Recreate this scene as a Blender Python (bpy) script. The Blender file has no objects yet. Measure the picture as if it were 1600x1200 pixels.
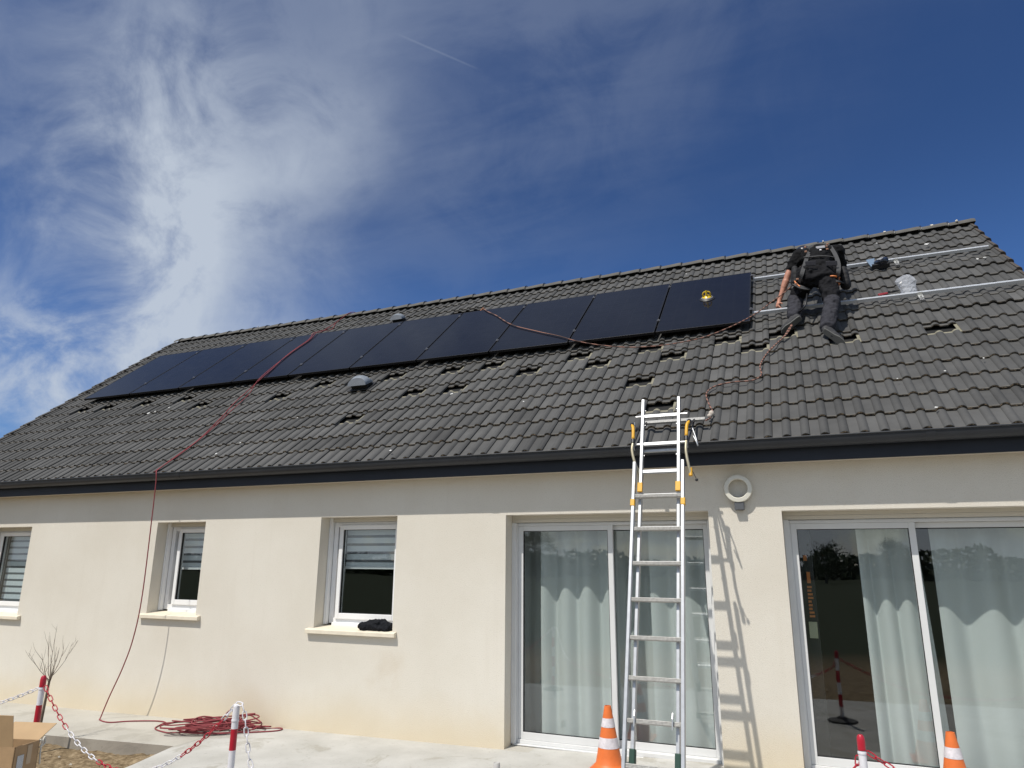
import bpy, bmesh, math, random
from mathutils import Vector, Matrix
random.seed(7)
R = math.radians
SC = bpy.context.scene

# ------------------------------------------------------------------ camera
cam_d = bpy.data.cameras.new('camera'); cam = bpy.data.objects.new('camera', cam_d)
SC.collection.objects.link(cam); SC.camera = cam
cam_d.sensor_width = 36.0; cam_d.lens = 1091.4 / 1600 * 36.0
cam_d.clip_start = 0.05; cam_d.clip_end = 3000
YA, PI_, RO = -0.39421, 0.25051, 0.00617
ca, sa, cb, sb = math.cos(YA), math.sin(YA), math.cos(PI_), math.sin(PI_)
fw = Vector((sa*cb, ca*cb, sb)); r0 = Vector((ca, -sa, 0)); u0 = r0.cross(fw)
rr = math.cos(RO)*r0 + math.sin(RO)*u0; uu = -math.sin(RO)*r0 + math.cos(RO)*u0
M = Matrix((rr, uu, -fw)).transposed().to_4x4(); M.translation = Vector((0, -6.672, 1.666))
cam.matrix_world = M

# ------------------------------------------------------------------ light
SUNV = Vector((0.41, 1.0, -1.75)).normalized()       # direction the light travels
sun_d = bpy.data.lights.new('sun', 'SUN'); sun_d.energy = 4.2; sun_d.angle = R(0.55); sun_d.color = (1.0, 0.95, 0.87)
sun = bpy.data.objects.new('sun', sun_d); SC.collection.objects.link(sun)
sun.rotation_euler = SUNV.to_track_quat('-Z', 'Y').to_euler(); sun.location = (-6, -14, 30)
SC.view_settings.view_transform = 'Standard'; SC.view_settings.look = 'None'
SC.view_settings.exposure = 0.0; SC.view_settings.gamma = 1.0

W = bpy.data.worlds.new('World'); SC.world = W; W.use_nodes = True
nt = W.node_tree; N = nt.nodes; L = nt.links; N.clear()
def nd(t, **k):
    n = N.new(t)
    for a, b in k.items(): setattr(n, a, b)
    return n
def mth(op, a, b=None, c=None, clamp=False):
    n = N.new('ShaderNodeMath'); n.operation = op; n.use_clamp = clamp
    for i, v in enumerate((a, b, c)):
        if v is None: continue
        if isinstance(v, (int, float)): n.inputs[i].default_value = v
        else: L.new(v, n.inputs[i])
    return n.outputs[0]
def maprange(v, a, b, c=0.0, d=1.0, smooth=True):
    n = N.new('ShaderNodeMapRange'); n.interpolation_type = 'SMOOTHSTEP' if smooth else 'LINEAR'
    for i, x in ((1, a), (2, b), (3, c), (4, d)): n.inputs[i].default_value = x
    L.new(v, n.inputs[0]); return n.outputs[0]
out = nd('ShaderNodeOutputWorld'); bg = nd('ShaderNodeBackground'); bg.inputs[1].default_value = 0.12
L.new(bg.outputs[0], out.inputs[0])
sky = nd('ShaderNodeTexSky', sky_type='NISHITA'); sky.sun_disc = False
toS = -SUNV
sky.sun_elevation = math.asin(toS.z); sky.sun_rotation = math.atan2(toS.x, toS.y)
sky.altitude = 100; sky.air_density = 1.0; sky.dust_density = 0.35; sky.ozone_density = 2.6
tc = nd('ShaderNodeTexCoord')
nrm = nd('ShaderNodeVectorMath', operation='NORMALIZE'); L.new(tc.outputs['Generated'], nrm.inputs[0])
sep = nd('ShaderNodeSeparateXYZ'); L.new(nrm.outputs[0], sep.inputs[0])
zc = mth('ADD', mth('MAXIMUM', sep.outputs[2], 0.0), 0.10)
px_ = mth('DIVIDE', sep.outputs[0], zc); py_ = mth('DIVIDE', sep.outputs[1], zc)
cmb = nd('ShaderNodeCombineXYZ'); L.new(px_, cmb.inputs[0]); L.new(py_, cmb.inputs[1])
def noise(scale, detail, rough, dist, vec, rot=0, sx=1, sy=1):
    mp = nd('ShaderNodeMapping'); mp.inputs['Rotation'].default_value = (0, 0, rot); mp.inputs['Scale'].default_value = (sx, sy, 1)
    L.new(vec, mp.inputs[0])
    n = nd('ShaderNodeTexNoise'); n.inputs['Scale'].default_value = scale; n.inputs['Detail'].default_value = detail
    n.inputs['Roughness'].default_value = rough; n.inputs['Distortion'].default_value = dist
    L.new(mp.outputs[0], n.inputs['Vector']); return n.outputs[0]
nA = noise(0.9, 9, 0.52, 0.35, cmb.outputs[0], 0.55, 1.0, 2.0)       # long soft fibres
nB = noise(0.9, 4, 0.5, 0.3, cmb.outputs[0])                         # broad
nC = noise(2.4, 9, 0.55, 0.5, cmb.outputs[0], 0.85, 1.0, 2.6)        # fine streaks
nD = noise(2.2, 10, 0.58, 0.6, nrm.outputs[0], 0.4, 1.6, 1.6)        # soft clumps, by direction
nE = noise(7.0, 11, 0.62, 0.6, nrm.outputs[0], -0.5, 1.0, 1.0)       # feathery edges, by direction
dot = nd('ShaderNodeVectorMath', operation='DOT_PRODUCT'); dot.inputs[1].default_value = (0.53705, 0.80344, -0.25702)
L.new(nrm.outputs[0], dot.inputs[0])
wob = mth('MULTIPLY', mth('SUBTRACT', nD, 0.5), 0.20)
cc = mth('ADD', mth('ADD', dot.outputs['Value'], wob), mth('MULTIPLY', mth('SUBTRACT', nA, 0.5), 0.10))
cf = mth('ADD', mth('SUBTRACT', cc, maprange(sep.outputs[2], 0.20, 0.50, 0.065, 0.012)), mth('MULTIPLY', mth('SUBTRACT', nE, 0.5), 0.30))
wd = maprange(sep.outputs[2], 0.22, 0.60, 0.112, 0.125)
g = mth('DIVIDE', cf, wd); band = mth('POWER', 2.718, mth('MULTIPLY', mth('MULTIPLY', g, g), -1.0))
hi = maprange(sep.outputs[2], 0.42, 0.66, 1.0, 0.30)
band = mth('MULTIPLY', mth('MULTIPLY', band, hi), maprange(nE, 0.28, 0.60, 0.62, 1.08))
left = maprange(cc, 0.03, -0.13, 0.0, 1.0)
leftv = mth('MULTIPLY', mth('MULTIPLY', left, maprange(sep.outputs[2], 0.34, 0.52, 0.10, 0.29)), maprange(mth('ADD', mth('MULTIPLY', nC, 0.55), mth('MULTIPLY', nE, 0.45)), 0.34, 0.62, 0.22, 1.0))
right = mth('MULTIPLY', maprange(cc, 0.0, 0.08), maprange(cc, 0.66, 0.20))
rightv = mth('MULTIPLY', right, mth('MULTIPLY', maprange(mth('ADD', mth('MULTIPLY', nC, 0.5), mth('MULTIPLY', nE, 0.5)), 0.34, 0.64, 0.15, 1.0), maprange(sep.outputs[2], 0.30, 0.56, 0.04, 0.19)))
lowl = mth('MULTIPLY', mth('MULTIPLY', left, maprange(nE, 0.38, 0.58)), maprange(sep.outputs[2], 0.34, 0.21, 0.0, 0.75))
far = maprange(cc, -0.24, -0.42, 0.0, 0.42)
south = mth('MULTIPLY', maprange(sep.outputs[1], 0.1, -0.4), mth('MULTIPLY', maprange(nB, 0.45, 0.7), 0.35))
den = mth('ADD', mth('ADD', band, leftv), mth('ADD', mth('ADD', rightv, lowl), mth('ADD', south, far)))
den = mth('MULTIPLY', den, 0.93)
# a short contrail high in the clear part: distance to a great circle, limited along its length
c1 = nd('ShaderNodeVectorMath', operation='DOT_PRODUCT'); c2 = nd('ShaderNodeVectorMath', operation='DOT_PRODUCT')
def pix(x, y):
    d = fw + (x-800)/1091.4*rr - (y-600)/1091.4*uu; return d.normalized()
t1, t2 = pix(625, 55), pix(745, 107); tn = t1.cross(t2).normalized(); tm = (t1+t2).normalized()
c1.inputs[1].default_value = tn; c2.inputs[1].default_value = tm
L.new(nrm.outputs[0], c1.inputs[0]); L.new(nrm.outputs[0], c2.inputs[0])
trail = mth('MULTIPLY', maprange(mth('ABSOLUTE', c1.outputs['Value']), 0.0022, 0.0), maprange(c2.outputs['Value'], t1.dot(tm)-0.0006, t1.dot(tm)+0.0012, 0, 0.08))
den = mth('MINIMUM', mth('ADD', den, trail), 0.92)
# the half of the sky away from the sun is the deeper blue one
tint = nd('ShaderNodeMix', data_type='RGBA'); L.new(maprange(sep.outputs[1], -0.35, 0.30), tint.inputs[0])
tint.inputs[6].default_value = (1.25, 1.18, 1.10, 1)
tz = nd('ShaderNodeMix', data_type='RGBA'); L.new(maprange(sep.outputs[2], 0.24, 0.52), tz.inputs[0])
tz.inputs[6].default_value = (0.34, 0.52, 0.80, 1); tz.inputs[7].default_value = (0.28, 0.41, 0.62, 1); L.new(tz.outputs[2], tint.inputs[7])
hsv = nd('ShaderNodeVectorMath', operation='MULTIPLY'); L.new(sky.outputs[0], hsv.inputs[0]); L.new(tint.outputs[2], hsv.inputs[1])
mx = nd('ShaderNodeMix', data_type='RGBA'); L.new(den, mx.inputs[0]); L.new(hsv.outputs[0], mx.inputs[6])
mx.inputs[7].default_value = (4.45, 4.98, 5.75, 1)
L.new(mx.outputs[2], bg.inputs[0])

# ------------------------------------------------------------------ helpers
COL = SC.collection
def tag(o, label=None, cat=None, group=None, kind=None):
    if label: o['label'] = label
    if cat: o['category'] = cat
    if group: o['group'] = group
    if kind: o['kind'] = kind
    return o
def empty(name, loc=(0, 0, 0), rot=(0, 0, 0), label=None, cat=None, group=None):
    o = bpy.data.objects.new(name, None); COL.objects.link(o); o.location = loc; o.rotation_euler = rot
    o.empty_display_size = 0.1
    return tag(o, label, cat, group)
class MB:
    def __init__(s): s.v = []; s.f = []; s.m = []; s.cols = None
    def add(s, vs, fs, m=0):
        b = len(s.v); s.v += [Vector(v) for v in vs]
        for f in fs: s.f.append([b+i for i in f]); s.m.append(m)
    def box(s, a, b, m=0):
        x0, y0, z0 = a; x1, y1, z1 = b
        s.add([(x0,y0,z0),(x1,y0,z0),(x1,y1,z0),(x0,y1,z0),(x0,y0,z1),(x1,y0,z1),(x1,y1,z1),(x0,y1,z1)],
              [(0,3,2,1),(4,5,6,7),(0,1,5,4),(1,2,6,5),(2,3,7,6),(3,0,4,7)], m); return s
    def obox(s, c, ax, ay, az, hx, hy, hz, m=0):
        c = Vector(c); ax = Vector(ax)*hx; ay = Vector(ay)*hy; az = Vector(az)*hz; vs = []
        for k in (-1, 1):
            for i, j in ((-1,-1),(1,-1),(1,1),(-1,1)): vs.append(c+ax*i+ay*j+az*k)
        s.add(vs, [(0,3,2,1),(4,5,6,7),(0,1,5,4),(1,2,6,5),(2,3,7,6),(3,0,4,7)], m); return s
    def tube(s, pts, r, n=8, m=0, caps=True, closed=False):
        pts = [Vector(p) for p in pts]; K = len(pts)
        rs = r if isinstance(r, (list, tuple)) else [r]*K
        up = Vector((0, 0, 1)); rings = []; prev = None
        for i, p in enumerate(pts):
            if closed: t = pts[(i+1) % K]-pts[i-1]
            else: t = pts[min(i+1, K-1)]-pts[max(i-1, 0)]
            if t.length < 1e-9: t = Vector((0, 0, 1))
            t.normalize()
            if prev is None:
                a = t.cross(up)
                if a.length < 0.05: a = t.cross(Vector((1, 0, 0)))
            else:
                a = prev - t*prev.dot(t)
                if a.length < 1e-5: a = t.cross(up)
            a.normalize(); prev = a; b = t.cross(a)
            rings.append([p+(a*math.cos(q)+b*math.sin(q))*rs[i] for q in (2*math.pi*j/n for j in range(n))])
        vs = [v for g_ in rings for v in g_]; fs = []
        for i in range(K if closed else K-1):
            for j in range(n):
                k = (i+1) % K
                fs.append((i*n+j, i*n+(j+1) % n, k*n+(j+1) % n, k*n+j))
        if caps and not closed:
            fs.append(tuple(range(n))[::-1]); fs.append(tuple((K-1)*n+j for j in range(n)))
        s.add(vs, fs, m); return s
    def lathe(s, prof, c, n=24, m=0, ax=(1,0,0), ay=(0,1,0), az=(0,0,1), mats=None):
        c = Vector(c); ax = Vector(ax); ay = Vector(ay); az = Vector(az); vs = []; K = len(prof)
        for r_, z in prof:
            for j in range(n):
                q = 2*math.pi*j/n; vs.append(c+ax*(r_*math.cos(q))+ay*(r_*math.sin(q))+az*z)
        for i in range(K-1):
            s.add([], [], m)
        b = len(s.v); s.v += vs
        for i in range(K-1):
            for j in range(n):
                s.f.append([b+i*n+j, b+i*n+(j+1) % n, b+(i+1)*n+(j+1) % n, b+(i+1)*n+j]); s.m.append(mats[i] if mats else m)
        return s
    def prism(s, poly, a, b, m=0):        # poly of (y,z) extruded along x from a to b
        K = len(poly); vs = [(a, p[0], p[1]) for p in poly]+[(b, p[0], p[1]) for p in poly]
        fs = [(i, (i+1) % K, K+(i+1) % K, K+i) for i in range(K)]+[tuple(range(K))[::-1], tuple(range(K, 2*K))]
        s.add(vs, fs, m); return s
    def sphere(s, c, r, m=0, n=10, sc=(1,1,1)):
        c = Vector(c); vs = []; fs = []
        for i in range(n+1):
            a = math.pi*i/n
            for j in range(2*n):
                q = math.pi*j/n; vs.append(c+Vector((r*sc[0]*math.sin(a)*math.cos(q), r*sc[1]*math.sin(a)*math.sin(q), r*sc[2]*math.cos(a))))
        for i in range(n):
            for j in range(2*n): fs.append((i*2*n+j, (i+1)*2*n+j, (i+1)*2*n+(j+1) % (2*n), i*2*n+(j+1) % (2*n)))
        s.add(vs, fs, m); return s
    def cap(s, a, b, ra, rb, n=12, m=0):  # tapered capsule
        a = Vector(a); b = Vector(b); d = (b-a); l = d.length; d = d/l if l > 1e-6 else Vector((0,0,1))
        pts = []; rs = []
        for q in (90, 70, 45, 20): pts.append(a-d*ra*math.sin(R(q))); rs.append(max(ra*math.cos(R(q)), 1e-4))
        pts += [a, b]; rs += [ra, rb]
        for q in (20, 45, 70, 90): pts.append(b+d*rb*math.sin(R(q))); rs.append(max(rb*math.cos(R(q)), 1e-4))
        return s.tube(pts, rs, n, m)
def obj(name, mb, mats, parent=None, smooth=False, bevel=0.0, label=None, cat=None, group=None, kind=None, local=False, auto=None):
    off = Vector((0, 0, 0))
    if not local:
        if parent is not None:
            p = parent
            while p.parent is not None: p = p.parent
            off = Vector(p.location)
        elif kind != 'structure' and mb.v:
            xs = [v.x for v in mb.v]; ys = [v.y for v in mb.v]; zs = [v.z for v in mb.v]
            off = Vector(((min(xs)+max(xs))/2, (min(ys)+max(ys))/2, min(zs)))
    me = bpy.data.meshes.new(name); me.from_pydata([v-off for v in mb.v], [], mb.f)
    if not isinstance(mats, (list, tuple)): mats = [mats]
    for m in mats: me.materials.append(m)
    me.polygons.foreach_set('material_index', mb.m)
    if smooth or auto: me.polygons.foreach_set('use_smooth', [True]*len(mb.f))
    me.update()
    if auto: me.set_sharp_from_angle(angle=R(auto))
    o = bpy.data.objects.new(name, me); COL.objects.link(o)
    if parent is not None: o.parent = parent
    elif not local: o.location = off
    if bevel:
        b = o.modifiers.new('bevel', 'BEVEL'); b.width = bevel; b.segments = 2; b.limit_method = 'ANGLE'; b.angle_limit = R(40)
    return tag(o, label, cat, group, kind)
def copy_tree(o, parent=None):
    c = o.copy(); COL.objects.link(c); c.parent = parent
    for ch in list(o.children): copy_tree(ch, c)
    return c

def mat(name, col, rough=0.6, metal=0.0, var=0.0, vscale=8.0, bump=0.0, bscale=60.0, spec=0.5, detail=6.0, alpha=None, trans=0.0, coat=0.0, sheen=0.0):
    m = bpy.data.materials.new(name); m.use_nodes = True; t = m.node_tree; n = t.nodes; l = t.links
    b = n['Principled BSDF']; b.inputs['Base Color'].default_value = (*col, 1); b.inputs['Roughness'].default_value = rough
    b.inputs['Metallic'].default_value = metal; b.inputs['Specular IOR Level'].default_value = spec
    if coat: b.inputs['Coat Weight'].default_value = coat
    if sheen: b.inputs['Sheen Weight'].default_value = sheen
    tcn = n.new('ShaderNodeTexCoord')
    if var:
        x = n.new('ShaderNodeTexNoise'); x.inputs['Scale'].default_value = vscale; x.inputs['Detail'].default_value = detail; x.inputs['Roughness'].default_value = 0.6
        l.new(tcn.outputs['Object'], x.inputs['Vector'])
        c = n.new('ShaderNodeMix'); c.data_type = 'RGBA'
        rp = n.new('ShaderNodeMapRange'); rp.inputs[1].default_value = 0.32; rp.inputs[2].default_value = 0.68
        l.new(x.outputs[0], rp.inputs[0]); l.new(rp.outputs[0], c.inputs[0])
        c.inputs[6].default_value = (*[v*(1-var) for v in col], 1); c.inputs[7].default_value = (*[min(1, v*(1+var)) for v in col], 1)
        l.new(c.outputs[2], b.inputs['Base Color'])
    if bump:
        x = n.new('ShaderNodeTexNoise'); x.inputs['Scale'].default_value = bscale; x.inputs['Detail'].default_value = 5
        l.new(tcn.outputs['Object'], x.inputs['Vector'])
        bp = n.new('ShaderNodeBump'); bp.inputs['Strength'].default_value = bump; bp.inputs['Distance'].default_value = 0.01
        l.new(x.outputs[0], bp.inputs['Height']); l.new(bp.outputs[0], b.inputs['Normal'])
    return m
def nodes_of(m): return m.node_tree.nodes, m.node_tree.links, m.node_tree.nodes['Principled BSDF']

# geometry constants of the house
YE, ZE, TH = 0.1576, 2.7255, 0.69317
CT, ST = math.cos(TH), math.sin(TH)
def RP(x, s, h=0.0): return Vector((x, -YE+s*CT-h*ST, ZE+s*ST+h*CT))
GX = 0.016
def gz(x): return GX*x
S_RIDGE = 5.74
XL, XR = -12.59, 2.53

# ------------------------------------------------------------------ materials
def stucco():
    m = mat('cream_render', (0.66, 0.60, 0.50), 0.9, bump=0.55, bscale=170, spec=0.15)
    n, l, b = nodes_of(m); g_ = n.new('ShaderNodeNewGeometry'); sp = n.new('ShaderNodeSeparateXYZ'); l.new(g_.outputs['Position'], sp.inputs[0])
    no = n.new('ShaderNodeTexNoise'); no.inputs['Scale'].default_value = 0.9; no.inputs['Detail'].default_value = 7; no.inputs['Roughness'].default_value = 0.62
    l.new(g_.outputs['Position'], no.inputs['Vector'])
    nf = n.new('ShaderNodeTexNoise'); nf.inputs['Scale'].default_value = 95; nf.inputs['Detail'].default_value = 3
    l.new(g_.outputs['Position'], nf.inputs['Vector'])
    def mr(v, a, bb, c=0., d=1.):
        k = n.new('ShaderNodeMapRange'); k.interpolation_type = 'SMOOTHSTEP'
        for i, x in ((1, a), (2, bb), (3, c), (4, d)): k.inputs[i].default_value = x
        l.new(v, k.inputs[0]); return k.outputs[0]
    def mm(op, a, bb):
        k = n.new('ShaderNodeMath'); k.operation = op
        for i, v in enumerate((a, bb)):
            if isinstance(v, (int, float)): k.inputs[i].default_value = v
            else: l.new(v, k.inputs[i])
        return k.outputs[0]
    def mix(f, a, bb):
        k = n.new('ShaderNodeMix'); k.data_type = 'RGBA'
        if isinstance(f, float): k.inputs[0].default_value = f
        else: l.new(f, k.inputs[0])
        for i, v in ((6, a), (7, bb)):
            if isinstance(v, tuple): k.inputs[i].default_value = (*v, 1)
            else: l.new(v, k.inputs[i])
        return k.outputs[2]
    base = mix(mr(no.outputs[0], 0.3, 0.72), (0.675, 0.630, 0.545), (0.725, 0.685, 0.605))
    base = mix(mr(nf.outputs[0], 0.56, 0.70, 0, 0.30), base, (0.42, 0.385, 0.32))
    # ochre damp staining along the foot of the wall
    zz = mm('SUBTRACT', sp.outputs[2], mm('MULTIPLY', sp.outputs[0], GX))
    foot = mm('MULTIPLY', mr(mm('ADD', zz, mm('MULTIPLY', no.outputs[0], 0.35)), 0.70, 0.14), 0.5)
    base = mix(foot, base, (0.66, 0.53, 0.32))
    # a few brownish runs under the third window
    dx = mr(mm('ABSOLUTE', mm('ADD', sp.outputs[0], 4.2), 0), 0.9, 0.1); dz = mr(mm('ABSOLUTE', mm('SUBTRACT', sp.outputs[2], 0.55), 0), 0.42, 0.05)
    st = mm('MULTIPLY', mm('MULTIPLY', dx, dz), mr(no.outputs[0], 0.50, 0.66, 0, 0.34))
    base = mix(st, base, (0.50, 0.40, 0.27))
    mpv = n.new('ShaderNodeMapping'); mpv.inputs['Scale'].default_value = (9, 9, .55); l.new(g_.outputs['Position'], mpv.inputs[0])
    nv = n.new('ShaderNodeTexNoise'); nv.inputs['Scale'].default_value = 1; nv.inputs['Detail'].default_value = 5; l.new(mpv.outputs[0], nv.inputs['Vector'])
    base = mix(mm('MULTIPLY', mr(nv.outputs[0], 0.54, 0.72, 0, 0.09), mr(no.outputs[0], 0.4, 0.6)), base, (0.52, 0.46, 0.37))
    l.new(base, b.inputs['Base Color']); return m
M_WALL = stucco()
M_PVC = mat('white_pvc', (0.80, 0.80, 0.80), 0.35, var=0.03, vscale=3)
M_ALU_FR = mat('pale_grey_aluminium_frame', (0.66, 0.665, 0.66), 0.4, var=0.03, vscale=4)
M_SHUT = mat('cream_shutter', (0.60, 0.56, 0.48), 0.5)
M_RUB = mat('black_gasket_and_slot_shade', (0.015, 0.015, 0.017), 0.6)
M_SILL = mat('cream_precast', (0.72, 0.65, 0.52), 0.75, var=0.06, vscale=12, bump=0.1, bscale=200)
M_ANTH = mat('anthracite_metal', (0.028, 0.031, 0.037), 0.45, var=0.12, vscale=5, spec=0.4)
M_FASC = mat('anthracite_board', (0.020, 0.024, 0.034), 0.6, var=0.1, vscale=4, spec=0.3)
M_VOID = mat('roof_void_shade', (0.012, 0.012, 0.012), 0.9)
M_RAW = mat('unweathered_tile_head', (0.22, 0.205, 0.15), 0.9, var=0.25, vscale=30)
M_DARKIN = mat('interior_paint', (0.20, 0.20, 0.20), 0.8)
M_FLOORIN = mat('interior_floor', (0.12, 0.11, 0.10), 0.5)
def tile_mat():
    m = mat('dark_grey_concrete_tile', (0.06, 0.06, 0.06), 0.72, bump=0.25, bscale=320, spec=0.35)
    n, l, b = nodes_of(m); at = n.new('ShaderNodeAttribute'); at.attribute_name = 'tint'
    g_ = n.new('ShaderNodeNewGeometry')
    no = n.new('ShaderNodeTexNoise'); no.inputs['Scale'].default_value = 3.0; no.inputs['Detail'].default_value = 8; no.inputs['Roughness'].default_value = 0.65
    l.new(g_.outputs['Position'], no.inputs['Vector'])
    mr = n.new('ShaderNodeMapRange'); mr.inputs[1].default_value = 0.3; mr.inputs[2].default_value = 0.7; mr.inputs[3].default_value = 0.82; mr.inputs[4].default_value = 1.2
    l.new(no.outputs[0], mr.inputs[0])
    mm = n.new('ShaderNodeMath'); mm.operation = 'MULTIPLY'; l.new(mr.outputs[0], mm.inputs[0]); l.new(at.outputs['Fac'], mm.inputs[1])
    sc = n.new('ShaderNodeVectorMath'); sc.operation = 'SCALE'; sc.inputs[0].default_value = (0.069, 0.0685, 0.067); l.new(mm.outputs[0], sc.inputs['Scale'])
    # pale scuffs
    n2 = n.new('ShaderNodeTexNoise'); n2.inputs['Scale'].default_value = 9; n2.inputs['Detail'].default_value = 9; n2.inputs['Roughness'].default_value = 0.7
    l.new(g_.outputs['Position'], n2.inputs['Vector'])
    m2 = n.new('ShaderNodeMapRange'); m2.inputs[1].default_value = 0.62; m2.inputs[2].default_value = 0.78; m2.inputs[4].default_value = 0.4
    l.new(n2.outputs[0], m2.inputs[0])
    mx_ = n.new('ShaderNodeMix'); mx_.data_type = 'RGBA'; l.new(m2.outputs[0], mx_.inputs[0]); l.new(sc.outputs[0], mx_.inputs[6]); mx_.inputs[7].default_value = (0.12, 0.118, 0.11, 1)
    l.new(mx_.outputs[2], b.inputs['Base Color']); return m
M_TILE = tile_mat()
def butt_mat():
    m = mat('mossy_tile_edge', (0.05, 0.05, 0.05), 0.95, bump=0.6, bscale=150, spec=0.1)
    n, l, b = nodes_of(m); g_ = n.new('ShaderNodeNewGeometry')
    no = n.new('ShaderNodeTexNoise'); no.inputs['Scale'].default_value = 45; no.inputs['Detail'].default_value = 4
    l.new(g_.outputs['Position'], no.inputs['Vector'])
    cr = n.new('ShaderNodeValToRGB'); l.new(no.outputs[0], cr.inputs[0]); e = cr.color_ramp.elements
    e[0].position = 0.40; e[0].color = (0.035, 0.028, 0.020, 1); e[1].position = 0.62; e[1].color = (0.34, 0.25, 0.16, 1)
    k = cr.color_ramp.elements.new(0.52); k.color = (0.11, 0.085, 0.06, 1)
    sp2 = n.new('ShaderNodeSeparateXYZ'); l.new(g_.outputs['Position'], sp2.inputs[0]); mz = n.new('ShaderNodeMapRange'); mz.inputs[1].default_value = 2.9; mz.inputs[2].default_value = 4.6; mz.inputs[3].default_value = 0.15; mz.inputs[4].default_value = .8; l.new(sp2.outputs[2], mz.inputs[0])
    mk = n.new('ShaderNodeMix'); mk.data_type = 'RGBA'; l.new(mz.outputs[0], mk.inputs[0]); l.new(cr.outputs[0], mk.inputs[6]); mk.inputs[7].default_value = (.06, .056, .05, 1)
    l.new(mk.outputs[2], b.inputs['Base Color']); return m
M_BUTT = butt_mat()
M_VERGE = mat('lichened_verge_tile', (0.075, 0.062, 0.052), 0.85, var=0.3, vscale=14, bump=0.3, bscale=120)

def concrete(name, c0, c1, stain, sscale=1.2):
    m = mat(name, c0, 0.9, bump=0.25, bscale=90, spec=0.2)
    n, l, b = nodes_of(m); g_ = n.new('ShaderNodeNewGeometry')
    def no(s, d, r_=0.6, di=0.0):
        k = n.new('ShaderNodeTexNoise'); k.inputs['Scale'].default_value = s; k.inputs['Detail'].default_value = d; k.inputs['Roughness'].default_value = r_; k.inputs['Distortion'].default_value = di
        l.new(g_.outputs['Position'], k.inputs['Vector']); return k.outputs[0]
    def mix(f, a, bb):
        k = n.new('ShaderNodeMix'); k.data_type = 'RGBA'; l.new(f, k.inputs[0])
        for i, v in ((6, a), (7, bb)):
            if isinstance(v, tuple): k.inputs[i].default_value = (*v, 1)
            else: l.new(v, k.inputs[i])
        return k.outputs[2]
    def mr(v, a, bb, c=0., d=1.):
        k = n.new('ShaderNodeMapRange')
        for i, x in ((1, a), (2, bb), (3, c), (4, d)): k.inputs[i].default_value = x
        l.new(v, k.inputs[0]); return k.outputs[0]
    x = mix(mr(no(1.6, 7), 0.3, 0.7), c0, c1)
    x = mix(mr(no(sscale, 10, 0.72, 0.6), 0.55, 0.60, 0, 0.55), x, stain)
    x = mix(mr(no(38, 4), 0.62, 0.72, 0, 0.5), x, tuple(v*0.6 for v in c0))
    l.new(x, b.inputs['Base Color']); return m
M_CONC = concrete('pale_concrete', (0.40, 0.38, 0.335), (0.49, 0.47, 0.42), (0.33, 0.31, 0.265))
M_CONC2 = concrete('whitish_patio_concrete', (0.40, 0.39, 0.36), (0.53, 0.52, 0.49), (0.31, 0.29, 0.24), 1.5)
M_CURB = concrete('curb_concrete', (0.28, 0.25, 0.21), (0.36, 0.33, 0.28), (0.22, 0.20, 0.17))
def soil_mat():
    m = mat('dry_brown_soil', (0.22, 0.16, 0.10), 1.0, bump=1.0, bscale=35, spec=0.1)
    n, l, b = nodes_of(m); g_ = n.new('ShaderNodeNewGeometry')
    no = n.new('ShaderNodeTexNoise'); no.inputs['Scale'].default_value = 14; no.inputs['Detail'].default_value = 9; no.inputs['Roughness'].default_value = 0.7
    l.new(g_.outputs['Position'], no.inputs['Vector'])
    cr = n.new('ShaderNodeValToRGB'); l.new(no.outputs[0], cr.inputs[0]); e = cr.color_ramp.elements
    e[0].position = 0.34; e[0].color = (0.085, 0.06, 0.035, 1); e[1].position = 0.68; e[1].color = (0.36, 0.28, 0.18, 1)
    k = cr.color_ramp.elements.new(0.5); k.color = (0.20, 0.148, 0.088, 1)
    l.new(cr.outputs[0], b.inputs['Base Color']); return m
M_SOIL = soil_mat()
M_ALU = mat('bare_aluminium', (0.50, 0.51, 0.525), 0.42, 0.6, var=0.08, vscale=20)
M_ALU2 = mat('worn_aluminium_rung', (0.42, 0.41, 0.385), 0.6, 0.3, var=0.2, vscale=60)
M_RAIL = mat('anodised_rail', (0.70, 0.72, 0.75), 0.45, 0.35, var=0.04, vscale=10)
M_YEL = mat('yellow_plastic', (0.72, 0.38, 0.02), 0.45)
M_GRN = mat('dark_green_rubber', (0.012, 0.05, 0.035), 0.6)
M_BLK = mat('black_plastic', (0.012, 0.012, 0.014), 0.4)
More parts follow.
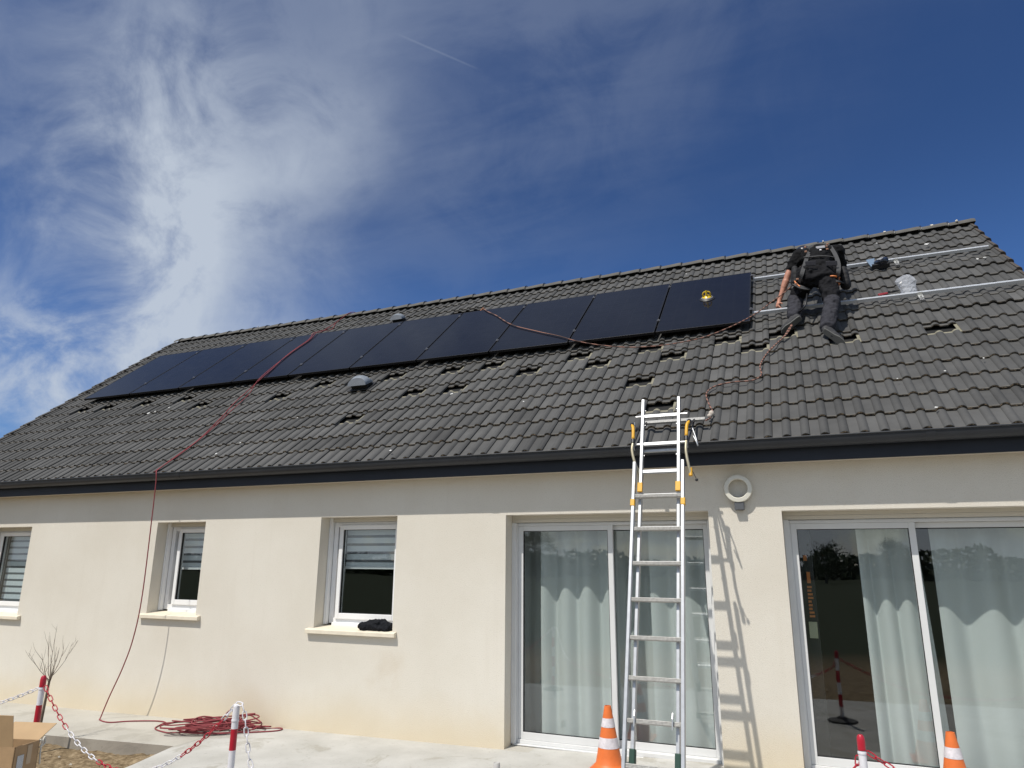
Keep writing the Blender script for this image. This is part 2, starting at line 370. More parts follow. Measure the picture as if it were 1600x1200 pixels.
def glass(name, tint, refl, bias=0.03):
    m = bpy.data.materials.new(name); m.use_nodes = True; t = m.node_tree; n = t.nodes; l = t.links; n.clear()
    o = n.new('ShaderNodeOutputMaterial'); mx_ = n.new('ShaderNodeMixShader'); tr = n.new('ShaderNodeBsdfTransparent'); gl = n.new('ShaderNodeBsdfGlossy')
    gl.inputs['Roughness'].default_value = 0.0; tr.inputs[0].default_value = (*tint, 1); gl.inputs[0].default_value = (refl,)*3+(1,)
    lw = n.new('ShaderNodeLayerWeight'); lw.inputs[0].default_value = 0.5
    p5 = n.new('ShaderNodeMath'); p5.operation = 'POWER'; p5.inputs[1].default_value = 5.0; l.new(lw.outputs['Facing'], p5.inputs[0])
    fr = n.new('ShaderNodeMath'); fr.operation = 'MULTIPLY_ADD'; fr.inputs[1].default_value = 0.95; fr.inputs[2].default_value = 0.043; l.new(p5.outputs[0], fr.inputs[0])
    k = n.new('ShaderNodeMath'); k.operation = 'MULTIPLY_ADD'; k.inputs[1].default_value = 1.6; k.inputs[2].default_value = bias; k.use_clamp = True
    wv = n.new('ShaderNodeTexNoise'); wv.inputs['Scale'].default_value = 2.2; wv.inputs['Detail'].default_value = 1
    tcn = n.new('ShaderNodeTexCoord'); l.new(tcn.outputs['Object'], wv.inputs['Vector'])
    bp = n.new('ShaderNodeBump'); bp.inputs['Strength'].default_value = 0.04; bp.inputs['Distance'].default_value = 0.02
    l.new(wv.outputs[0], bp.inputs['Height']); l.new(bp.outputs[0], gl.inputs['Normal'])
    l.new(fr.outputs[0], k.inputs[0]); l.new(k.outputs[0], mx_.inputs[0]); l.new(tr.outputs[0], mx_.inputs[1]); l.new(gl.outputs[0], mx_.inputs[2]); l.new(mx_.outputs[0], o.inputs[0])
    return m
M_GLASS = glass('double_glazing', (0.925, 0.95, 0.945), 1.0, 0.0)

# ------------------------------------------------------------------ ground
def sheet(x0, x1, y0, y1, dz, nx=8, ny=8):
    mb = MB(); vs = []; fs = []
    for j in range(ny+1):
        for i in range(nx+1):
            x = x0+(x1-x0)*i/nx; y = y0+(y1-y0)*j/ny; vs.append((x, y, gz(max(-14, min(6, x)))+dz))
    for j in range(ny):
        for i in range(nx): a = j*(nx+1)+i; fs.append((a, a+1, a+nx+2, a+nx+1))
    mb.add(vs, fs); return mb
def ground_field():
    mb = MB(); n = 60
    def ax(i):
        t = (i/n)*2-1; return math.copysign(abs(t)**3.2*1400 + abs(t)*12, t)
    vs = [(ax(i), ax(j)-3, gz(max(-14, min(6, ax(i))))-0.135) for j in range(n+1) for i in range(n+1)]
    fs = [(j*(n+1)+i, j*(n+1)+i+1, (j+1)*(n+1)+i+1, (j+1)*(n+1)+i) for j in range(n) for i in range(n)]
    mb.add(vs, fs); return mb
def field_mat():
    m = soil_mat(); m.name = 'soil_and_dry_grass_field'; n, l, b = nodes_of(m); g_ = n.new('ShaderNodeNewGeometry'); sp = n.new('ShaderNodeSeparateXYZ'); l.new(g_.outputs['Position'], sp.inputs[0])
    mr = n.new('ShaderNodeMapRange'); mr.inputs[1].default_value = -7; mr.inputs[2].default_value = -10; l.new(sp.outputs[1], mr.inputs[0])
    old = b.inputs['Base Color'].links[0].from_socket
    mx_ = n.new('ShaderNodeMix'); mx_.data_type = 'RGBA'; l.new(mr.outputs[0], mx_.inputs[0]); l.new(old, mx_.inputs[6]); mx_.inputs[7].default_value = (0.045, 0.055, 0.032, 1)
    l.new(mx_.outputs[2], b.inputs['Base Color']); return m
obj('ground', ground_field(), field_mat(), kind='structure', local=True)
# rough soil bed in the corner in front of the narrow path
def soil_bed():
    mb = MB(); nx, ny = 150, 110; x0, x1, y0, y1 = -10.5, -4.2, -5.2, -1.0; vs = []; fs = []
    from mathutils import noise as mn
    for j in range(ny+1):
        for i in range(nx+1):
            x = x0+(x1-x0)*i/nx; y = y0+(y1-y0)*j/ny
            z = gz(x)-0.105+0.030*mn.fractal(Vector((x*3.1, y*3.1, 0)), 1.0, 2.1, 5)+0.014*mn.noise(Vector((x*26, y*26, 3)))
            vs.append((x, y, z))
    for j in range(ny):
        for i in range(nx): a = j*(nx+1)+i; fs.append((a, a+1, a+nx+2, a+nx+1))
    mb.add(vs, fs); return mb
obj('soil', soil_bed(), M_SOIL, kind='structure', local=True, smooth=True)
# small stones and clods on the soil
cl = MB()
for k in range(420):
    x = random.uniform(-9, -4.9); y = random.uniform(-3.6, -1.3); r_ = random.uniform(0.004, 0.018)
    c = Vector((x, y, gz(x)-0.105+r_*0.4)); vs = []
    for i in range(8):
        d = Vector((random.gauss(0, 1), random.gauss(0, 1), random.gauss(0, .7))).normalized(); vs.append(c+d*r_)
    bm = bmesh.new()
    for v in vs: bm.verts.new(v)
    bmesh.ops.convex_hull(bm, input=bm.verts); bm.verts.index_update()
    cl.add([v.co.copy() for v in bm.verts], [[v.index for v in f.verts] for f in bm.faces], 0 if random.random() < .75 else 1); bm.free()
obj('soil_clods', cl, [M_SOIL, mat('pale_pebble', (0.35, 0.32, 0.27), 0.9)], kind='stuff', label='small clods and pebbles scattered on the bare brown soil', cat='pebbles')

# narrow path along the wall, wide patio to the right, both with a real edge
def slab(poly, top, depth, name, mt, mside):
    mb = MB(); K = len(poly)
    vs = [(x, y, gz(x)+top) for x, y in poly]+[(x, y, gz(x)+top-depth) for x, y in poly]
    mb.add(vs, [tuple(range(K))], 0); mb.add(vs, [(i, K+i, K+(i+1) % K, (i+1) % K) for i in range(K)], 1)
    o = obj(name, mb, [mt, mside], kind='structure', local=True, bevel=0.012); return o
slab([(-14, 0.25), (-14, -1.10), (-8.06, -1.15), (-5.93, -1.0), (-5.93, 0.25)], 0.0, 0.30, 'path', M_CONC, M_CURB)
slab([(-5.924, 0.25), (-5.93, -0.99), (-5.72, -1.64), (-5.35, -3.25), (6, -3.3), (6, 0.25)], 0.0, 0.30, 'patio', M_CONC2, M_CURB)

# ------------------------------------------------------------------ house
house = empty('house', (-5, 4, -0.1), label='single storey cream rendered house with dark grey tiled roof and anthracite gutter', cat='house')
WL, WR, YB = -12.35, 2.33, 8.35
OPEN = [(-11.12, -10.07, 0.93, 2.118), (-7.67, -6.862, 1.03, 2.138), (-5.128, -4.118, 0.955, 2.156), (-2.834, -0.825, -0.30, 2.138), (-0.197, 1.90, -0.30, 2.125)]
def wall_mesh():
    mb = MB(); ZT = 2.56
    xs = sorted({WL, WR} | {o[0] for o in OPEN} | {o[1] for o in OPEN}); zs = sorted({-0.5, ZT} | {o[2] for o in OPEN} | {o[3] for o in OPEN})
    for y in (0.0, 0.34):
        for i in range(len(xs)-1):
            for j in range(len(zs)-1):
                cx, cz = (xs[i]+xs[i+1])/2, (zs[j]+zs[j+1])/2
                if any(o[0] < cx < o[1] and o[2] < cz < o[3] for o in OPEN): continue
                q = [(xs[i], y, zs[j]), (xs[i+1], y, zs[j]), (xs[i+1], y, zs[j+1]), (xs[i], y, zs[j+1])]
                mb.add(q if y == 0 else q[::-1], [(0, 1, 2, 3)])
    for a, b, c, d in OPEN:
        mb.add([(a,0,c),(a,.34,c),(a,.34,d),(a,0,d)], [(0,1,2,3)]); mb.add([(b,0,c),(b,0,d),(b,.34,d),(b,.34,c)], [(0,1,2,3)])
        mb.add([(a,0,d),(a,.34,d),(b,.34,d),(b,0,d)], [(0,1,2,3)]); mb.add([(a,0,c),(b,0,c),(b,.34,c),(a,.34,c)], [(0,1,2,3)])
    ym = YB/2; zr = RP(0, S_RIDGE-0.2, -0.12).z
    for x in (WL, WR):
        for q in ([(x,0,-.5),(x,YB,-.5),(x,YB,ZT),(x,ym,zr),(x,0,ZT)],): mb.add(q, [(0,1,2,3,4)])
    mb.add([(WL,YB,-.5),(WR,YB,-.5),(WR,YB,ZT),(WL,YB,ZT)], [(0,1,2,3)])
    return mb
obj('wall', wall_mesh(), M_WALL, house)
# rooms behind the openings
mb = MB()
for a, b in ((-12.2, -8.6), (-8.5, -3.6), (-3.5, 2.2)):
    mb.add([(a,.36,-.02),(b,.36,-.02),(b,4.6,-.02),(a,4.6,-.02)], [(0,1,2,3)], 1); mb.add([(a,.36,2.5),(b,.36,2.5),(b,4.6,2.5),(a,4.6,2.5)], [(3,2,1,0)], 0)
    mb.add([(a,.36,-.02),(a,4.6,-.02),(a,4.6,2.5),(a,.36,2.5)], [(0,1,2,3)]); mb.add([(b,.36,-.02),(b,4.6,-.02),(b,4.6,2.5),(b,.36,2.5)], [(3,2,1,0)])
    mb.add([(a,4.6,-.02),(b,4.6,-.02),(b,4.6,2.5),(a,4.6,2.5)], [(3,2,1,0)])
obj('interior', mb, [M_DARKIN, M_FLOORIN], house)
# fascia, soffit, gutter
obj('fascia', MB().box((XL-.03, -0.178, 2.532), (XR+.03, -0.150, 2.70)), M_FASC, house)
obj('soffit', MB().box((XL-.02, -0.150, 2.541), (XR+.02, -0.002, 2.553)), mat('cream_soffit', (0.55, 0.50, 0.42), .6), house)
prof_o = [(-0.180, 2.722), (-0.183, 2.665), (-0.205, 2.643), (-0.245, 2.638), (-0.276, 2.650), (-0.294, 2.675), (-0.300, 2.705), (-0.302, 2.722)]
prof_i = [(y+0.004 if y < -.24 else y-.004, z+.004) for y, z in prof_o]; prof_i[0] = (-.184, 2.722); prof_i[-1] = (-.298, 2.722)
gut = MB().prism(prof_o+prof_i[::-1], XL-.12, XR+.12)
gut.tube([(XL-.12, -.304, 2.722), (XR+.12, -.304, 2.722)], 0.0075, 10)
for xx in (XL-.12, XR+.10): gut.prism(prof_o, xx, xx+.02)
g_ = obj('gutter', gut, M_ANTH, house, auto=35)
for xx in (-11.2, -7.15, -3.1, 0.95):
    cp = MB(); pr = [(y*1.012+(.0022), z-.003) for y, z in prof_o]; cp.prism([(y-.002, z-.002) for y, z in prof_o]+[(y, z) for y, z in prof_o[::-1]], xx, xx+.07)
    obj('joint_sleeve', cp, M_ANTH, g_, auto=35)

# roof tiles: every tile its own closed-looking shell, laid in lapped courses
TW = 0.3085; GA = 0.319; NR = 18
X0 = -0.25+0.037           # right edge of a joint roll
HOLES = {(-11.85,7),(-11.28,7),(-10.30,7),(-9.37,7),(-8.76,6),(-7.20,6),(-6.53,7),(-5.34,3),(-5.79,7),(-5.30,7),(-4.70,5),(-4.11,5),(-4.40,7),(-3.79,7),(-3.20,6),(-2.58,7),(-2.26,6),(-1.69,7),(-1.35,6),(-1.63,4),(-1.29,2),(-0.72,7),(-0.41,6),(-0.05,7),(0.62,6),(1.50,6),(-5.35,15),(-5.02,15)}
def col_of(x): return math.floor((x-X0)/TW)
HS = {(col_of(x), k) for x, k in HOLES}
JL, JR = col_of(XL), col_of(XR-0.05)
def prof(x):
    h = 0
    for c in (TW/2-.037, TW-.037):
        q = (x-c)/.039
        if abs(q) < 1: h = max(h, 0.027*math.cos(q*math.pi/2)**0.62)
    return h
PX = [0.0, .03, .06, .0785, .081, .087, .096, .107, .117, .128, .139, .148, .1535, .156, .17, .20, .2325, .235, .241, .250, .261, .2715, .282, .293, .302, .3045]
def roof_tiles():
    mb = MB(); tint = []
    n = len(PX)
    for k in range(NR):
        for j in range(JL, JR+1):
            xo = X0+j*TW; s0 = k*GA+0.012+random.uniform(-.006, .006); ln = 0.415; dh = random.uniform(-.0015, .0025); skew = random.uniform(-.003, .003)
            if k == 0: s0 = 0.012
            if (j, k) in HS: s0 += 0.258; dh -= 0.022; ln = 0.38
            elif k == 12 and xo > -0.9: s0 += 0.045; dh += .004
            elif k == 8 and xo > -0.3: s0 += 0.045; dh += .004
            if k*GA+0.012 > S_RIDGE-.12: continue
            s1 = min(s0+ln, S_RIDGE+.02); sv = min(k*GA+GA+.075 if (j, k) not in HS else s0+.13, s1-.01)
            tv = random.gauss(1.02, .115)
            def hh(s): return 0.025*(1-(s-s0)/GA)+dh-.002
            rows = [(s0+.004, -.004), (s0+.012, 0), (sv, 0), (s1, 0)]; vs = []
            for s, d in rows:
                for x in PX:
                    p = prof(x); vs.append(RP(xo+x+.002+skew*(s-s0), s, hh(s)+p+d*.6))
            for x in PX: vs.append(RP(xo+x+.002, s0, hh(s0)+prof(x)-.019))
            for x in PX: vs.append(RP(xo+x+.002, s0+.002, hh(s0)+prof(x)-.006))
            a = len(mb.v); b4 = 4*n; b5 = 5*n
            fs = []; ms = []
            for i in range(n-1):
                fs.append((i, i+1, n+i+1, n+i)); ms.append(3 if prof((PX[i]+PX[i+1])/2) < .004 else 0)
                fs.append((n+i, n+i+1, 2*n+i+1, 2*n+i)); ms.append(0)
                fs.append((2*n+i, 2*n+i+1, 3*n+i+1, 3*n+i)); ms.append(1)
                fs.append((b5+i, b5+i+1, i+1, i)); ms.append(0)
                fs.append((b4+i, b4+i+1, b5+i+1, b5+i)); ms.append(2)
            mb.v += vs
            for f, m_ in zip(fs, ms): mb.f.append([a+q for q in f]); mb.m.append(m_)
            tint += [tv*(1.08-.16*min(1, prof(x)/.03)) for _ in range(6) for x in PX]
            # side edges and the underlap on the left
            for side in (0, n-1):
                q = []
                for r_ in range(4): q.append(mb.v[a+r_*n+side].copy())
                dn = Vector((0, ST, -CT))*0.022
                b_ = len(mb.v); mb.v += q+[v+dn for v in q]; tint += [tv]*8
                for r_ in range(3): mb.f.append([b_+r_, b_+r_+1, b_+5+r_, b_+4+r_]); mb.m.append(1 if side == 0 and (j-1, k) in HS else 0)
            ul = [(-.028, s0+.006), (.004, s0+.006), (.004, s1), (-.028, s1)]
            b_ = len(mb.v); mb.v += [RP(xo+x, s, hh(s)-.008) for x, s in ul]; tint += [1.0]*4
            mb.f.append([b_, b_+1, b_+2, b_+3]); mb.m.append(1 if (j-1, k) in HS else 0)
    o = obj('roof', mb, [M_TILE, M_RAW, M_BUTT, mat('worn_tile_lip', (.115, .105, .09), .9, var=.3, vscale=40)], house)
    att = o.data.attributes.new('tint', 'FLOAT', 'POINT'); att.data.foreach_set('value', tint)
    return o
roof = roof_tiles()
roof.data.polygons.foreach_set('use_smooth', [True]*len(roof.data.polygons)); roof.data.set_sharp_from_angle(angle=R(32))
# near-black sheet painting the roof void's shade, back slope, ridge, verges
YRG = RP(0, S_RIDGE).y
un = MB(); un.add([RP(XL, -.0, -.045), RP(XR, -.0, -.045), RP(XR, S_RIDGE, -.045), RP(XL, S_RIDGE, -.045)], [(0, 1, 2, 3)])
obj('void_shade_sheet', un, M_VOID, house)
bk = MB(); A = [RP(XL, 0, 0), RP(XR, 0, 0), RP(XR, S_RIDGE+.01, 0), RP(XL, S_RIDGE+.01, 0)]; mir = lambda v, d=0: Vector((v.x, 2*YRG-v.y, v.z+d))
bk.add([mir(v) for v in A]+[mir(v, -.05) for v in A], [(3,2,1,0), (4,5,6,7), (0,1,5,4), (1,2,6,5), (2,3,7,6), (3,0,4,7)])
obj('rear_slope', bk, mat('rear_tiles', (.07, .07, .068), .8, var=.1), house)
rd = MB(); RLEN = 0.343; i = 0; x = XR+.06
RC = RP(0, S_RIDGE, 0.0)
while x > XL-.05:
    x1 = max(x-RLEN-.03, XL-.08); vs = []; nn = 12; lift = 0.012
    for e, (xx, rad) in enumerate(((x, .118), (x-.03, .124), (x1, .110))):
        for q in range(nn+1):
            a = math.pi*(q/nn)*0.94+math.pi*.03
            vs.append((xx, RC.y-math.cos(a)*rad*1.05, RC.z-.03+lift*(1 if e < 2 else 0.2)+math.sin(a)*rad*.80))
    fs = [(e*(nn+1)+q, e*(nn+1)+q+1, (e+1)*(nn+1)+q+1, (e+1)*(nn+1)+q) for e in range(2) for q in range(nn)]
    fs.append(tuple(range(nn+1))); rd.add(vs, fs)
    # metal clip hooked over each joint
    for q in range(4):
        pass
    x -= RLEN
rdg = obj('ridge_cap', rd, mat('ridge_tile', (0.095, 0.090, 0.080), 0.8, var=0.2, vscale=6, bump=.2), roof, auto=40)
ck = MB(); x = XR+.06-RLEN
while x > XL:
    pts = []
    for q in range(7):
        a = math.pi*(.03+.5*q/6); pts.append((x+.012, RC.y-math.cos(a)*.128*1.05, RC.z-.02+math.sin(a)*.128*.8))
    ck.tube(pts, 0.006, 5); x -= RLEN
obj('ridge_clip', ck, M_BLK, roof)
for side, xe in ((1, XR), (-1, XL)):
    vg = MB()
    for k in range(NR):
        s0 = k*GA; s1 = min(s0+.40, S_RIDGE)
        if s0 > S_RIDGE-.1: continue
        pr = [(0, .036), (.028, .034), (.048, .022), (.056, -.005), (.056, -.11), (.045, -.11), (.042, 0.0), (0, .010)]
        vs = []
        for s in (s0, s1):
            for dx, h in pr: vs.append(RP(xe+side*(dx-.012), s, h+0.034*(1-(s-s0)/GA)))
        K = len(pr); vg.add(vs, [(q, (q+1) % K, K+(q+1) % K, K+q) for q in range(K)]+[tuple(range(K)), tuple(range(K, 2*K))])
    obj('verge_tile', vg, M_VERGE, roof, auto=40)
# white mortar spots and droppings
sp_ = MB()
def blot(x, s, h, r_, ax=1.0):
    c = [RP(x+ax*r_*math.cos(q)*random.uniform(.5, 1.2), s+r_*math.sin(q)*random.uniform(.5, 1.2), h) for q in (2*math.pi*i/9 for i in range(9))]
    top = RP(x, s, h+.006); sp_.add(c+[top], [(i, (i+1) % 9, 9) for i in range(9)])
for x, s, h, r_ in [(2.25,4.05,.05,.02),(2.33,4.07,.05,.018),(1.85,4.9,.07,.03),(0.1,3.3,.055,.012),(-4.2,.15,.06,.018),(-6.9,.35,.06,.02),(-6.7,.6,.06,.012),(-9.3,2.0,.06,.02),(-9.6,1.85,.06,.03),(-9.5,1.9,.06,.02),(1.3,1.0,.05,.012),(1.1,.3,.06,.014),(1.65,1.2,.05,.012),(-1.4,5.2,.05,.012),(1.3,5.35,.05,.015),(-2.9,1.1,.06,.013),(-4.0,1.5,.06,.02),(-6.2,1.2,.06,.012),(0.9,.9,.06,.010)]:
    blot(x, s, h, r_)
obj('mortar_spot', sp_, mat('white_mortar', (0.62, 0.62, 0.60), .9), roof)
mort = MB()
for x, w in ((2.42, .10), (2.05, .015), (1.45, .01), (0.62, .01), (-8.7, .02), (-10.3, .02)):
    for _ in range(2):
        xx = x+random.uniform(-w, w)
        mort.obox((xx, RC.y-.10+random.uniform(-.02, .03), RC.z+.045), (1,0,0), (0,.7,.7), (0,-.7,.7), random.uniform(.004, .012), .022, .006)
obj('ridge_mortar', mort, mat('pale_mortar', (0.5, 0.47, 0.4), .9), roof)

# roof outlets (galvanised cowls)
def cowl(name, x, s, w):
    v = empty(name, RP(x, s, 0.0), (TH, 0, 0)); v.parent = roof
    v.location = RP(x, s, 0.03) - Vector(house.location)
    return v
def cowl_mesh(w):
    # hooded zinc cowl: a round-shouldered barrel lying across the slope, cut off by a flat slanting front, slot below painted black for its shade
    mb = MB(); n = 16; L0, L1 = -w*.40, w*.42
    back = [(-w*.5*math.cos(math.pi*i/n), L1*(.55+.45*math.sin(math.pi*i/n)), .03+w*.10*math.sin(math.pi*i/n)) for i in range(n+1)]
    mid = [(-w*.54*math.cos(math.pi*i/n), .02, .05+w*.40*math.sin(math.pi*i/n)**.8) for i in range(n+1)]
    frt = [(-w*.50*math.cos(math.pi*i/n), L0+w*.22*math.sin(math.pi*i/n), .075+w*.30*math.sin(math.pi*i/n)**.8) for i in range(n+1)]
    mb.v = [Vector(v) for v in back+mid+frt]
    for r_ in range(2):
        for i in range(n): mb.f.append([r_*(n+1)+i, r_*(n+1)+i+1, (r_+1)*(n+1)+i+1, (r_+1)*(n+1)+i]); mb.m.append(0)
    mb.f.append([2*(n+1)+i for i in range(n+1)][::-1]); mb.m.append(2)
    mb.box((-w*.44, L0+.05, .0), (w*.44, L1*.5, .072), 1)
    mb.box((-w*.60, L0-.01, .0), (w*.60, L1, .008), 1)
    return mb
M_ZINC = mat('weathered_zinc', (0.27, 0.30, 0.33), 0.5, 0.4, var=0.18, vscale=14)
for nm, x, s, w in (('roof_vent', -5.66, 2.06, .30), ('roof_vent', -6.46, 4.86, .24)):
    mbv = cowl_mesh(w); rot = Matrix.Rotation(TH, 4, 'X'); base = RP(x, s, .045)
    mbv.v = [rot @ v + base for v in mbv.v]
    obj(nm, mbv, [M_ZINC, M_RUB, mat('zinc_front', (.20, .215, .24), .55, .3, var=.1)], house, auto=50)

# windows ------------------------------------------------------------
def ring(mb, x0, x1, z0, z1, w, y0, y1, wb=None, m=0):
    wb = wb or w
    mb.box((x0, y0, z0), (x0+w, y1, z1), m); mb.box((x1-w, y0, z0), (x1, y1, z1), m)
    mb.box((x0+w, y0, z0), (x1-w, y1, z0+wb), m); mb.box((x0+w, y0, z1-w), (x1-w, y1, z1), m)
def window(i, sill_x0, sill_x1, sill_z, gx0, gx1, gz0, gz1):
    a, b, c, d = OPEN[i]; w = empty('window', (0, 0, 0)); w.parent = house; w.location = Vector(((a+b)/2, .2, c)) - Vector(house.location)
    # (the empty only groups; its meshes keep house-relative coordinates)
    return w
def make_window(i, sx0, sx1, gx0, gx1, gz0, gz1, lab):
    a, b, c, d = OPEN[i]; c2 = c+.02
    fr = MB(); ring(fr, a+.030, b-.002, c2+.02, d-.045, .058, .222, .29, .06)
    f = obj('window', fr, M_PVC, house, bevel=.004, label=lab)
    s = MB(); x0, x1, z0, z1 = gx0-.052, gx1+.052, gz0-.07, gz1+.052
    ring(s, x0, x1, z0, z1, .050, .200, .27, .062)
    s.box((x0-.02, .178, c2-.005), (b-.004, .222, c2+.032))           # drip rail
    obj('sash', s, M_PVC, f, bevel=.005)
    gk = MB(); ring(gk, gx0-.003, gx1+.003, gz0-.009, gz1+.003, .006, .212, .24); obj('gasket', gk, M_RUB, f)
    obj('pane', MB().box((gx0-.002, .226, gz0-.002), (gx1+.002, .238, gz1+.002)), M_GLASS, f)
    g2 = MB(); g2.box((a+.001, .165, c2+.012), (a+.030, .22, d-.001)); g2.box((a+.006, .155, c2+.012), (a+.012, .165, d-.001)); obj('shutter_guide', g2, M_PVC, f, bevel=.002)
    obj('shutter_slat', MB().box((a+.031, .19, d-.046), (b-.002, .215, d-.002)), M_SHUT, f)
    si = MB(); si.prism([(-.052, c-.052), (-.052, c-.014), (-.046, c-.006), (.0, c+.003), (.20, c+.018), (.30, c+.018), (.30, c-.052)], sx0, sx1)
    si2 = MB(); si2.prism([(-.052, c-.052), (-.052, c-.014), (-.046, c-.006), (-.0015, c+.003), (-.0015, c-.052)], sx0, sx1)
    si2.prism([(-.0015, c-.04), (-.0015, c+.003), (.20, c+.020), (.33, c+.020), (.33, c-.04)], a+.001, b-.001)
    obj('sill', si2, M_SILL, f, bevel=.004)
    return f
make_window(2, -5.205, -4.063, -4.955, -4.262, 1.115, 2.022, 'small white window nearest the patio doors, blind half down')
make_window(1, -7.755, -6.78, -7.45, -7.02, 1.20, 2.012, 'narrow white window between the other two, red rope beside it')
make_window(0, -11.2, -9.985, -10.97, -10.20, 1.10, 1.997, 'white window at the left end, striped blind fully down')

# patio doors
def patio_door(i, xm0, xm1, lab):
    a, b, c, d = OPEN[i]; zb = gz((a+b)/2)*1.0
    fr = MB(); zt = d-.072; zf = zb+.005
    fr.box((a+.012, .205, zf), (a+.055, .345, zt)); fr.box((b-.045, .205, zf), (b-.004, .345, zt)); fr.box((a+.055, .205, zt-.03), (b-.045, .345, zt))
    fr.box((a+.0555, .200, zf), (b-.0455, .345, zf+.035)); fr.box((a+.012, .165, zf-.012), (b-.004, .345, zf-.0005))
    f = obj('patio_door', fr, M_ALU_FR, house, bevel=.003, label=lab)
    # left leaf is the outer one, right leaf runs behind it
    s1 = MB(); ring(s1, a+.056, xm1, zf+.036, zt-.031, .050, .215, .255, .065); l1 = obj('sliding_leaf', s1, M_ALU_FR, f, bevel=.003)
    s2 = MB(); ring(s2, xm0+.004, b-.046, zf+.036, zt-.031, .046, .275, .315, .065); l2 = obj('sliding_leaf', s2, M_ALU_FR, f, bevel=.003)
    for (x0, x1, y) in ((a+.106, xm1-.05, .232), (xm0+.05, b-.092, .292)):
        gk = MB(); ring(gk, x0-.001, x1+.001, zf+.100, zt-.080, .006, y-.012, y+.012)
        obj('gasket', gk, M_RUB, f)
        obj('pane', MB().box((x0-.0005, y, zf+.10), (x1+.0005, y+.012, zt-.08)), M_GLASS, f)
    sh = MB()
    for q in range(2): sh.box((a+.002, .175, zt+.002+q*.036), (b-.002, .19, zt+.036+q*.036))
    obj('shutter_slat', sh, M_SHUT, f)
    g2 = MB(); g2.box((a+.001, .160, zf), (a+.045, .204, zt+.001)); obj('shutter_guide', g2, M_ALU_FR, f, bevel=.002); obj('shutter_guide', MB().box((b-.035, .160, zf), (b-.002, .204, zt+.001)), M_ALU_FR, f, bevel=.002)
    st = MB(); st.box((a, -.02, zb-.2), (b, .345, zb-.012)); obj('doorstep', st, M_CONC, f, bevel=.006)
    return f
patio_door(3, -1.845, -1.782, 'left sliding patio door behind the ladder')
patio_door(4, 0.79, 0.845, 'right sliding patio door with dark gap beside the curtain')

# curtains and blinds (things hanging inside)
M_CUR = mat('sheer_grey_curtain', (0.60, 0.622, 0.617), 0.9, var=0.04, vscale=120)
n, l, b = nodes_of(M_CUR); tl = n.new('ShaderNodeBsdfTranslucent'); tl.inputs[0].default_value = (0.6, 0.66, 0.62, 1); ms = n.new('ShaderNodeMixShader'); ms.inputs[0].default_value = .06
oo = n['Material Output']; l.new(b.outputs[0], ms.inputs[1]); l.new(tl.outputs[0], ms.inputs[2]); l.new(ms.outputs[0], oo.inputs[0])
def curtain(x0, x1, per, amp, y, lab, ph=0.0, flare=0.0, grp='sheer curtains behind the patio doors'):
    mb = MB(); nx = int((x1-x0)/.008); nz = 14; z0, z1 = -.03, 2.32; vs = []
    for j in range(nz+1):
        t = j/nz; z = z0+(z1-z0)*t
        for i in range(nx+1):
            u = i/nx; x = x0+(x1-x0)*u
            w = math.sin(2*math.pi*(x-x0)/per+ph); w2 = .25*math.sin(2*math.pi*(x-x0)/per*.5+1.3+ph)
            yy = y+amp*(1+.15*math.sin(z*1.7+x*3))*(w+w2)+ .004*math.sin(x*31+z*4)
            vs.append((x+flare*(1-t)*(u-.0)*.2+amp*.3*math.cos(2*math.pi*(x-x0)/per+ph), yy, z))
    fs = [(j*(nx+1)+i, j*(nx+1)+i+1, (j+1)*(nx+1)+i+1, (j+1)*(nx+1)+i) for j in range(nz) for i in range(nx)]
    mb.add(vs, fs); return obj('curtain', mb, M_CUR, smooth=True, label=lab, cat='curtain', group=grp)
curtain(-2.60, -1.86, .235, .036, .445, 'pale sheer curtain behind the left leaf of the patio door by the ladder', ph=math.pi*1.35)
curtain(-1.47, -.86, .30, .038, .47, 'pale sheer curtain right of the ladder in the left patio door', ph=math.pi*1.35)
curtain(-3.08, -.84, .21, .022, .66, 'second dimmer sheer curtain hanging behind the front ones in the left patio door', ph=.5)
curtain(.40, .86, .155, .036, .46, 'bunched sheer curtain beside the dark gap of the right patio door', ph=math.pi*1.4, flare=.4)
curtain(.98, 2.05, .335, .040, .50, 'wide sheer curtain behind the right leaf of the right patio door', ph=math.pi*1.3)
M_BL1 = mat('blind_fabric', (0.66, 0.70, 0.74), .8); M_BL2 = mat('blind_gauze', (0.13, 0.135, 0.15), .8)
def blind(x0, x1, z0, z1, lab):
    t = empty('roller_blind', ((x0+x1)/2, .33, z0), label=lab, cat='roller blind')
    bn = .085; z = z1; m1 = MB(); m2 = MB(); k = 0
    while z > z0+.04:
        h = .062 if k % 2 == 0 else .030; zz = max(z-h, z0+.035); (m1 if k % 2 == 0 else m2).box((x0, .325, zz), (x1, .3265, z)); z = zz; k += 1
    obj('opaque_stripe', m1, M_BL1, t); obj('sheer_stripe', m2, M_BL2, t)
    obj('bottom_bar', MB().box((x0-.005, .318, z0), (x1+.005, .334, z0+.034)), mat('blind_bar', (0.72, 0.74, 0.76), .4), t, bevel=.004)
    ch = MB(); ch.tube([(x0-.01, .31, z1), (x0-.03, .31, z0-.05), (x0-.055, .31, z0-.30), (x0-.03, .31, z0-.34), (x0-.005, .31, z0-.30), (x0+.005, .31, z0)], .0025, 5); obj('bead_chain', ch, M_PVC, t)
    return t
blind(-4.985, -4.10, 1.585, 2.12, 'grey striped roller blind half down in the window nearest the patio doors')
blind(-7.545, -6.86, 1.555, 2.10, 'grey striped roller blind half down in the narrow window by the red rope')
blind(-10.98, -10.05, 1.05, 2.10, 'grey striped roller blind fully down in the leftmost window')
